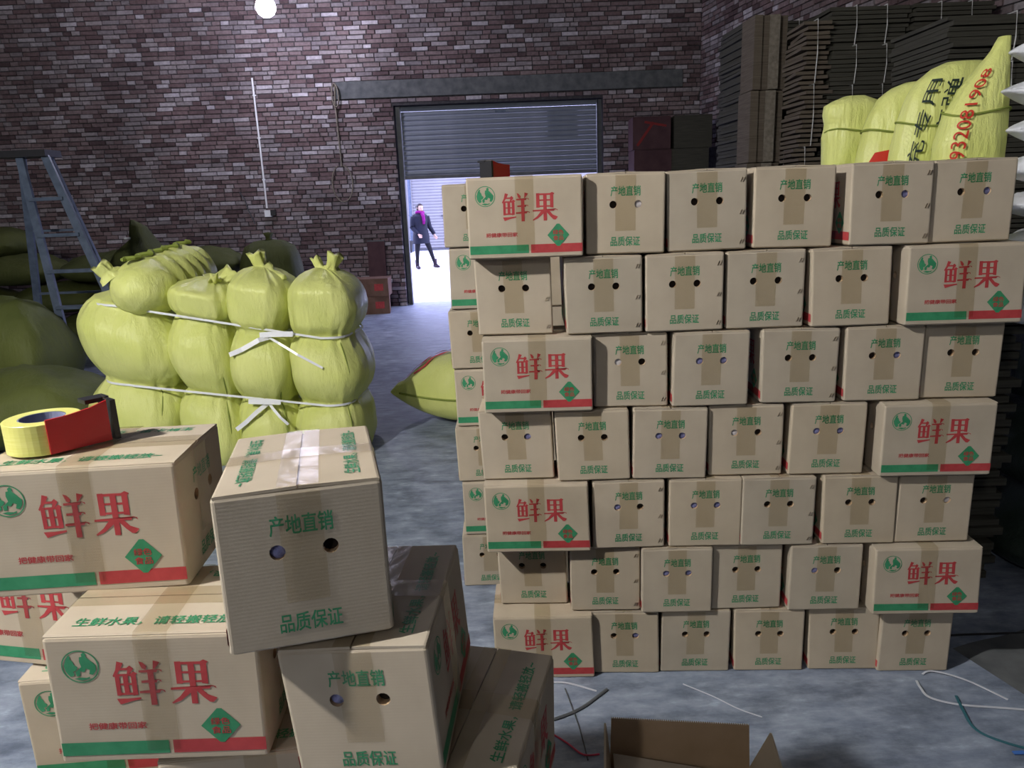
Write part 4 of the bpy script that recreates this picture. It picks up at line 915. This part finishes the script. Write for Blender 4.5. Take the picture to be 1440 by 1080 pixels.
# ------------------------------------------------------------------ right edge: dark wrapped bales and white sacks above
for q, (z, h) in enumerate(((0, .34), (.335, .34), (.67, .34))):
    r_ = empty('wrapped_bale', (2.40+.02*q, 2.95, z+.15), .08*(q-1)); tag(r_, ['lowest dark plastic-wrapped bale right of the tall stack', 'middle dark plastic-wrapped bale right of the tall stack', 'upper dark plastic-wrapped bale right of the stack, under white sacks'][q], 'bale')
    obj('wrapped_body', pillow('wrapped_body', .92, .95, .40, M['plastic_dark'], 30, 24, .05, None, q*5.1, .22)[0], r_)
    obj('binding', MB().ribbon([(.0, -.47, -.02), (.0, -.40, .10), (0, -.2, .20), (0, .2, .20), (0, .42, .08)], .02, (0, -.4, 1)).done('binding', M['rail']), r_)
for q in range(8):
    tp = lambda u: 1.0 if u > -.35 else max(.12, 1-((-.35-u)/.65)**1.2*.88)
    r_ = empty('sack', (2.11+.03*(q % 2)+(.04 if q < 3 else 0), 2.66, 1.085+.127*q), rnd.uniform(-.05, .05)); tag(r_, f'white woven sack end at the right edge, {["lowest", "second lowest", "third lowest", "fourth lowest", "fifth lowest", "third highest", "second highest", "topmost"][q]} of the pile', 'sack', 'white sacks at the right edge')
    me, PF3 = pillow('sack_body', .84, .50, .138, M['sack_white'], 26, 16, .018, tp, q*2.7, .15, 6.0); obj('sack_body', me, r_)
    if q in (2, 3): put_surface('red_stripe', poly([(-.75, -.5), (-.62, -.62), (-.45, .2), (-.6, .3)]), lambda x, y, P=PF3: (P(x, y, 1)[0], P(x, y, 1)[1], P(x, y, 1)[2]+.008), M['ink_red'], r_, .05)

# ------------------------------------------------------------------ stepladder
lad = empty('stepladder', (-4.0, 6.6, 0)); tag(lad, 'blue-grey metal A-frame stepladder standing at the left in front of the brick wall', 'stepladder')
def LP(x, y, z): return (x+4.0, y-6.6, z)
fl0, fl1 = LP(-4.075, 6.55, 2.06), LP(-3.66, 6.10, .0); fr0, fr1 = LP(-3.86, 6.55, 2.06), LP(-3.02, 6.10, .0)
rl0, rl1 = LP(-4.14, 6.68, 2.06), LP(-4.66, 7.25, .0); rr0, rr1 = LP(-3.92, 6.70, 2.06), LP(-3.62, 7.25, .0)
for a, b in ((fl0, fl1), (fr0, fr1), (rl0, rl1), (rr0, rr1)): obj('rail', MB().bar(a, b, .062, .032).done('rail', M['alu']), lad)
for q in range(6):
    t = .17+.145*q; a = Vector(fl0).lerp(Vector(fl1), t); b = Vector(fr0).lerp(Vector(fr1), t)
    obj('step', MB().bar(a, b, .07, .028, 0, (0, 1, 0)).done('step', M['alu']), lad)
for q in range(3):
    t = .3+.28*q; a = Vector(rl0).lerp(Vector(rl1), t); b = Vector(rr0).lerp(Vector(rr1), t); obj('brace', MB().bar(a, b, .03, .02, 0, (0, 1, 0)).done('brace', M['alu']), lad)
obj('top_cap', MB().box(LP(-4.06, 6.62, 2.085), (.46, .24, .055)).done('top_cap', M['black']), lad)
for p in (fl1, fr1, rl1, rr1): obj('foot', MB().box((p[0], p[1], .02), (.075, .05, .04)).done('foot', M['black']), lad)

# ------------------------------------------------------------------ things on and by the back wall
cd = empty('conduit', (-3.64, WY-.03, 1.5)); tag(cd, 'thin white cable conduit running down the brick wall to a socket', 'conduit')
obj('pipe', MB().tube([(0.0, 0, .08), (.0, 0, 1.0), (-.005, 0, 1.94)], .014, 8).done('pipe', M['strap']), cd)
for z in (.5, 1.1, 1.7): obj('clip', MB().box((0, .006, z), (.05, .02, .02)).done('clip', M['strap']), cd)
sk = empty('socket_box', (-3.62, WY-.055, 1.50)); tag(sk, 'small socket box with a black plug at the foot of the white conduit', 'socket')
obj('box', MB().box((0, 0, 0), (.10, .06, .10)).done('box', M['strap']), sk); obj('plug', MB().box((.085, -.02, .01), (.075, .06, .085)).done('plug', M['black']), sk)
cw = empty('cable_loop', (-2.46, WY-.045, 1.6)); tag(cw, 'looped grey cable hanging on the brick wall left of the doorway', 'cable')
pts = [(.02, 0, 1.70), (.0, 0, 1.45), (.01, 0, .95), (.02, 0, .55)]+[(.01+.155*sin(a), 0, .30-.27*cos(a+pi)*1.0) for a in [2*pi*q/20 for q in range(1, 20)]]
obj('cable', MB().tube(pts, .011, 6).done('cable', M['flat_edge']), cw)
obj('coil', MB().tube([(.02+.05*cos(a), -.045+.0014*q, 1.55+.16*sin(a)) for q, a in enumerate([2*pi*k/14 for k in range(29)])], .010, 6).done('coil', M['flat_edge']), cw)
ck = empty('hanging_wire', (-3.98, WY-.03, 1.35)); tag(ck, 'thin dark wire hanging crooked on the bricks left of the conduit', 'wire')
obj('wire', MB().tube([(-.04, 0, .46), (.02, -.01, .38), (.05, -.005, .22), (.10, -.01, .1), (.13, 0, 0)], .008, 6).done('wire', M['rail']), ck); obj('nail', MB().tube([(-.04, .03, .46), (-.04, -.02, .47)], .008, 6).done('nail', M['rail']), ck)
mp_ = empty('board', (-2.02, WY-.10, .0), rot=(-.06, 0, 0)); tag(mp_, 'dark maroon board leaning upright on the wall behind two brown cartons', 'board')
obj('panel', MB().box((0, 0, .52), (.27, .025, 1.04)).done('panel', M['maroon']), mp_); obj('edge_strip', MB().box((0, -.002, 1.03), (.275, .03, .02)).done('edge_strip', M['rail']), mp_)
for q in (0, 1):
    r_ = empty('carton', (-2.03+.02*q, 11.05, .262*q), .12-.1*q); tag(r_, ['lower old brown carton on the floor left of the doorway', 'upper old brown carton stacked left of the doorway'][q], 'carton')
    obj('body', MB().box((0, 0, .125), (.50, .36, .25)).done('body', M['old_card']), r_)
    for s in (-1, 1): obj('top_flap', MB().box((0, s*.091, .2545), (.495, .178, .008), 0, 0, Matrix.Rotation(s*.0, 3, 'X')).done('top_flap', M['old_card']), r_)
    obj('red_mark', MB().box((.11, -.1815, .13), (.13, .002, .10)).done('red_mark', M['red']), r_)

# ------------------------------------------------------------------ litter on the floor
def line(name, pts, r, mt, label, cat, flat=False):
    P = [Vector(p) for p in pts]; q = []
    for i in range(len(P)-1):                                          # Catmull-Rom
        a, b, c, d = P[max(i-1, 0)], P[i], P[i+1], P[min(i+2, len(P)-1)]
        for k in range(6):
            t = k/6; q.append(.5*((2*b)+(c-a)*t+(2*a-5*b+4*c-d)*t*t+(-a+3*b-3*c+d)*t**3))
    q.append(P[-1])
    me = MB().ribbon(q, r, (0, 0, 1)).done(name, mt) if flat else MB().tube(q, r, 6).done(name, mt)
    return tag(obj(name, me), label, cat)
M['dull_strap'] = mat('dull_strapping', (.50, .52, .58), .4, 0, .5); M['teal'] = mat('teal_strap', (.035, .12, .15), .5); M['pink'] = mat('pink_string', (.62, .06, .12), .6); M['blue'] = mat('blue_strap', (.05, .14, .42), .5)
line('strap_offcut', [(1.30, 2.10, .004), (1.34, 2.11, .008), (1.42, 2.06, .006), (1.49, 1.965, .003)], .006, M['dull_strap'], 'white strap piece curling from the bottom right corner of the stack', 'strap', True)
line('strap_offcut', [(1.265, 2.07, .004), (1.255, 2.03, .008), (1.26, 1.985, .006), (1.33, 1.95, .004), (1.46, 1.925, .004), (1.70, 1.88, .003)], .007, M['dull_strap'], 'white strap loop on the floor running out at the right edge', 'strap', True)
line('strap_offcut', [(1.345, 1.99, .004), (1.325, 1.92, .006), (1.315, 1.84, .004), (1.37, 1.78, .004), (1.50, 1.71, .003)], .008, M['teal'], 'dull teal strap crossing the white loop at lower right', 'strap', True)
line('strap_offcut', [(1.36, 1.745, .003), (1.42, 1.742, .005), (1.52, 1.74, .003)], .012, M['blue'], 'short blue strap piece at the lower right corner', 'strap', True)
line('string', [(.06, 1.91, .003), (.12, 1.85, .004), (.163, 1.80, .004), (.21, 1.80, .003)], .0026, M['pink'], 'pink string lying on the floor left of the open carton', 'string')
line('strap_offcut', [(.07, 2.13, .003), (.14, 2.125, .005), (.235, 2.08, .003)], .006, M['dull_strap'], 'short white strap piece on the floor under the lowest left carton', 'strap', True)
line('cable', [(.02, 1.93, .004), (.10, 1.955, .005), (.18, 2.0, .004), (.27, 2.085, .004)], .005, M['concrete_dark'], 'thin grey cord curving over the floor beside the near heap', 'cord')
line('wire', [(.135, 2.10, .002), (.15, 2.0, .003), (.165, 1.9, .002), (.175, 1.78, .002)], .002, M['concrete_dark'], 'hair-thin grey wire crossing the grey cord on the floor', 'wire')
line('strap_offcut', [(.52, 2.10, .002), (.60, 2.03, .004), (.66, 1.97, .003), (.72, 1.93, .002)], .0026, M['dull_strap'], 'thin pale thread on the floor in front of the stack middle', 'thread', True)
line('strap_offcut', [(-.16, 2.84, .003), (-.11, 2.865, .005), (-.06, 2.87, .003)], .010, M['blue'], 'tiny blue strap piece on the floor left of the stack', 'strap', True)
line('cable', [(1.50, 2.31, .003), (1.62, 2.31, .004), (1.9, 2.30, .004), (2.2, 2.26, .003)], .004, M['black'], 'thin black cable on the floor beside the stack at right', 'cable')
gs = empty('grey_sheet', (1.80, 2.12, .001), .3); tag(gs, 'flat grey packing sheet on the floor at the right edge', 'sheet')
vs = []; fs = []
for i in range(9):
    for j in range(9): vs.append((-.28+.07*i, -.2+.05*j, .006+.004*sin(i*1.3)*sin(j)))
for i in range(8):
    for j in range(8): fs.append((i*9+j, (i+1)*9+j, (i+1)*9+j+1, i*9+j+1))
obj('sheet', mesh('sheet', vs, fs, M['concrete_dark'], None, True), gs)

# ------------------------------------------------------------------ the walking woman in the yard
def skin(name, verts, edges, radii, mt, parent, sub=2, rootv=0):
    me = bpy.data.meshes.new(name); me.from_pydata(verts, edges, []); o = bpy.data.objects.new(name, me); C.objects.link(o)
    md = o.modifiers.new('s', 'SKIN'); md.use_smooth_shade = True
    for i, r in enumerate(radii):
        me.skin_vertices[0].data[i].radius = r if isinstance(r, tuple) else (r, r); me.skin_vertices[0].data[i].use_root = (i == rootv)
    sb = o.modifiers.new('b', 'SUBSURF'); sb.levels = sub; sb.render_levels = sub
    dg = bpy.context.evaluated_depsgraph_get(); dg.update(); m2 = bpy.data.meshes.new_from_object(o.evaluated_get(dg))
    m2.name = name; m2.materials.clear(); m2.materials.append(mt)
    for p in m2.polygons: p.use_smooth = True
    bpy.data.objects.remove(o); return obj(name, m2, parent)
M['skinc'] = mat('skin', (.55, .36, .28), .55, 0, .35); M['navy'] = noisy('navy_coat', [(.3, (.003, .004, .012)), (.7, (.006, .008, .022))], 10, .7, .3, .2)
M['scarf'] = noisy('magenta_scarf', [(.3, (.16, .004, .12)), (.7, (.22, .010, .17))], 20, .8, .2, .3); M['hair'] = mat('dark_hair', (.012, .009, .010), .5); M['trouser'] = mat('black_trousers', (.006, .006, .010), .8); M['boot'] = mat('dark_boots', (.02, .008, .02), .4)
M['lip'] = mat('lips', (.35, .08, .08), .5); M['eyew'] = mat('eye', (.02, .015, .015), .3)
pw = empty('person', (-2.08, 18.43, 0), .50); tag(pw, 'woman in a dark navy coat and magenta scarf walking outside past the doorway', 'person')
# local frame: she faces -Y (towards the warehouse), striding to her left (+X)
bv = [(0, 0, .86), (0, 0, 1.0), (0, .0, 1.18), (.0, .0, 1.30), (.0, -.005, 1.37),           # 0 pelvis .. 4 neck
      (-.085, 0, .80), (-.11, .04, .44), (-.10, .12, .09), (-.10, .04, .04),               # trailing leg 5-8
      (.085, 0, .80), (.19, -.06, .46), (.30, -.06, .10), (.33, -.17, .05),                 # leading leg 9-12
      (-.165, .0, 1.26), (-.215, .02, 1.02), (-.13, -.13, .85),                             # right arm 13-15
      (.165, .0, 1.26), (.24, .02, 1.02), (.33, -.04, .83)]                                 # left arm 16-18
be = [(0, 1), (1, 2), (2, 3), (3, 4), (0, 5), (5, 6), (6, 7), (7, 8), (0, 9), (9, 10), (10, 11), (11, 12), (3, 13), (13, 14), (14, 15), (3, 16), (16, 17), (17, 18)]
br_ = [(.13, .10), (.115, .09), (.13, .095), (.09, .07), .05, .088, .058, .038, .035, .088, .058, .038, .035, .058, .045, .030, .058, .045, .030]
body = skin('body', bv, be, br_, M['trouser'], pw, 2)
# head with face
hv = []; hf = []; n, m_ = 20, 14
for i in range(m_+1):
    ph = pi*i/m_
    for k in range(n):
        th = 2*pi*k/n; x = .073*sin(ph)*cos(th); y = .090*sin(ph)*sin(th); z = .108*cos(ph)
        if z < 0: x *= 1-.28*(-z/.108)**1.3; y = y*(1-.12*(-z/.108)) - .010*(-z/.108)
        if y < -.05: 
            y -= .022*exp(-((x/.013)**2+((z+.012)/.026)**2)); y += .008*exp(-(((abs(x)-.030)/.015)**2+((z-.016)/.014)**2)); y -= .006*exp(-((x/.024)**2+((z+.055)/.010)**2))
        hv.append((x, y, z))
for i in range(m_):
    for k in range(n): hf.append((i*n+k, (i+1)*n+k, (i+1)*n+(k+1) % n, i*n+(k+1) % n))
hd_ = obj('head', mesh('head', hv, hf, M['skinc'], None, True), pw, (.0, -.025, 1.455)); hd_.rotation_euler = (.08, .05, .25)
for s in (-1, 1):
    e_ = obj('eye', MB().lathe([(.0001, -.007), (.009, 0), (.0001, .007)], 8).done('eye', M['eyew'], True), hd_, (s*.030, -.079, .016))
    obj('ear', MB().lathe([(.0001, -.028), (.012, -.015), (.015, .01), (.0001, .028)], 8).done('ear', M['skinc'], True), hd_, (s*.072, .005, .0))
obj('mouth', MB().box((0, -.091, -.052), (.036, .008, .010)).done('mouth', M['lip']), hd_)
hv2 = []
for (x, y, z) in hv:
    f = 1.12; cut = y < -.03 and z < .062
    hv2.append((x*f, (y*f+.008) if not cut else max(y*.9, -.035), z*f+.004))
obj('hair', mesh('hair', [(x, max(y, -.086) if z > .06 else max(y, -.028), z) for x, y, z in hv2], hf, M['hair'], None, True), hd_)
obj('hair_bun', MB().lathe([(.0001, -.04), (.035, -.025), (.045, 0), (.035, .025), (.0001, .04)], 12).done('hair_bun', M['hair'], True), hd_, (0, .11, .03))
coat = [(0, .01, .62, .215, .165), (0, .01, .66, .212, .165), (.0, .005, .80, .200, .155), (0, 0, .95, .180, .140), (0, 0, 1.05, .172, .130), (0, 0, 1.18, .192, .135), (0, 0, 1.27, .195, .120), (0, 0, 1.325, .12, .095), (0, 0, 1.345, .075, .075)]
rg = []
for a, b in zip(coat[:-1], coat[1:]):
    for q in range(4): rg.append([u+(v_-u)*q/4 for u, v_ in zip(a, b)])
rg.append(coat[-1])
obj('coat', loft('coat', rg, 32, M['navy'], .008, (9, 9, 4), None, 2.2, 2), pw)
for i0 in (13, 16):
    pts = [Vector(bv[i0-0])+Vector((0, 0, .0)), Vector(bv[i0+1]), Vector(bv[i0+2])]; fine = [pts[0].lerp(pts[1], t/5) for t in range(5)]+[pts[1].lerp(pts[2], t/5) for t in range(6)]
    obj('sleeve', MB().tube(fine, [.074, .074, .070, .066, .063, .060, .057, .054, .051, .049, .048], 14).done('sleeve', M['navy'], True), pw)
sc = MB(); sc.tube([(.085*cos(a), -.01+.078*sin(a), 1.362+.012*sin(a*2)) for a in [2*pi*q/24 for q in range(25)]], .034, 10, 0, False)
sc.tube([(.01, -.085, 1.35), (.03, -.125, 1.28), (.035, -.140, 1.18), (.03, -.142, 1.08)], [.04, .045, .042, .03], 10)
obj('scarf', sc.done('scarf', M['scarf'], True), pw)
for wi, ei, sg in ((15, 14, 1), (18, 17, -1)):                          # hands: palm, four fingers, thumb in one skin
    W0 = Vector(bv[wi]); dr = (W0-Vector(bv[ei])).normalized(); sd = dr.cross(Vector((0, 1, 0))).normalized()*sg; pn = dr.cross(sd)
    vv = [W0-dr*.01, W0+dr*.035, W0+dr*.075]; ee = [(0, 1), (1, 2)]; rr_ = [.024, (.030, .020), (.034, .018)]
    for q in range(4):
        b_ = W0+dr*.078+sd*(.027-.018*q); ln = (.062, .070, .066, .050)[q]; k = len(vv)
        vv += [b_, b_+dr*ln*.5+pn*.004, b_+dr*ln*.9+pn*.016]; ee += [(2, k), (k, k+1), (k+1, k+2)]; rr_ += [.0095, .0088, .0078]
    k = len(vv); vv += [W0+dr*.04+sd*.036, W0+dr*.068+sd*.052, W0+dr*.09+sd*.052]; ee += [(1, k), (k, k+1), (k+1, k+2)]; rr_ += [.011, .0098, .0085]
    skin('hand', [tuple(v_) for v_ in vv], ee, rr_, M['skinc'], pw, 1)
for i0, sg in ((7, 0), (11, 1)):
    a = Vector(bv[i0]); t_ = Vector(bv[i0+1]); d_ = Vector((t_.x-a.x, t_.y-a.y, 0)).normalized(); base = .0 if sg == 0 else .012
    mb = MB(); mb.tube([a+Vector((0, 0, .13)), a+Vector((0, 0, .05)), Vector((a.x, a.y, .045+base))], [.050, .050, .046], 14)
    mb.tube([Vector((a.x, a.y, .042+base))-d_*.045, Vector((a.x, a.y, .046+base)), Vector((a.x, a.y, .040+base))+d_*.09, Vector((a.x, a.y, .030+base))+d_*.165], [.034, .044, .040, .020], 14)
    obj('boot', mb.done('boot', M['boot'], True), pw)
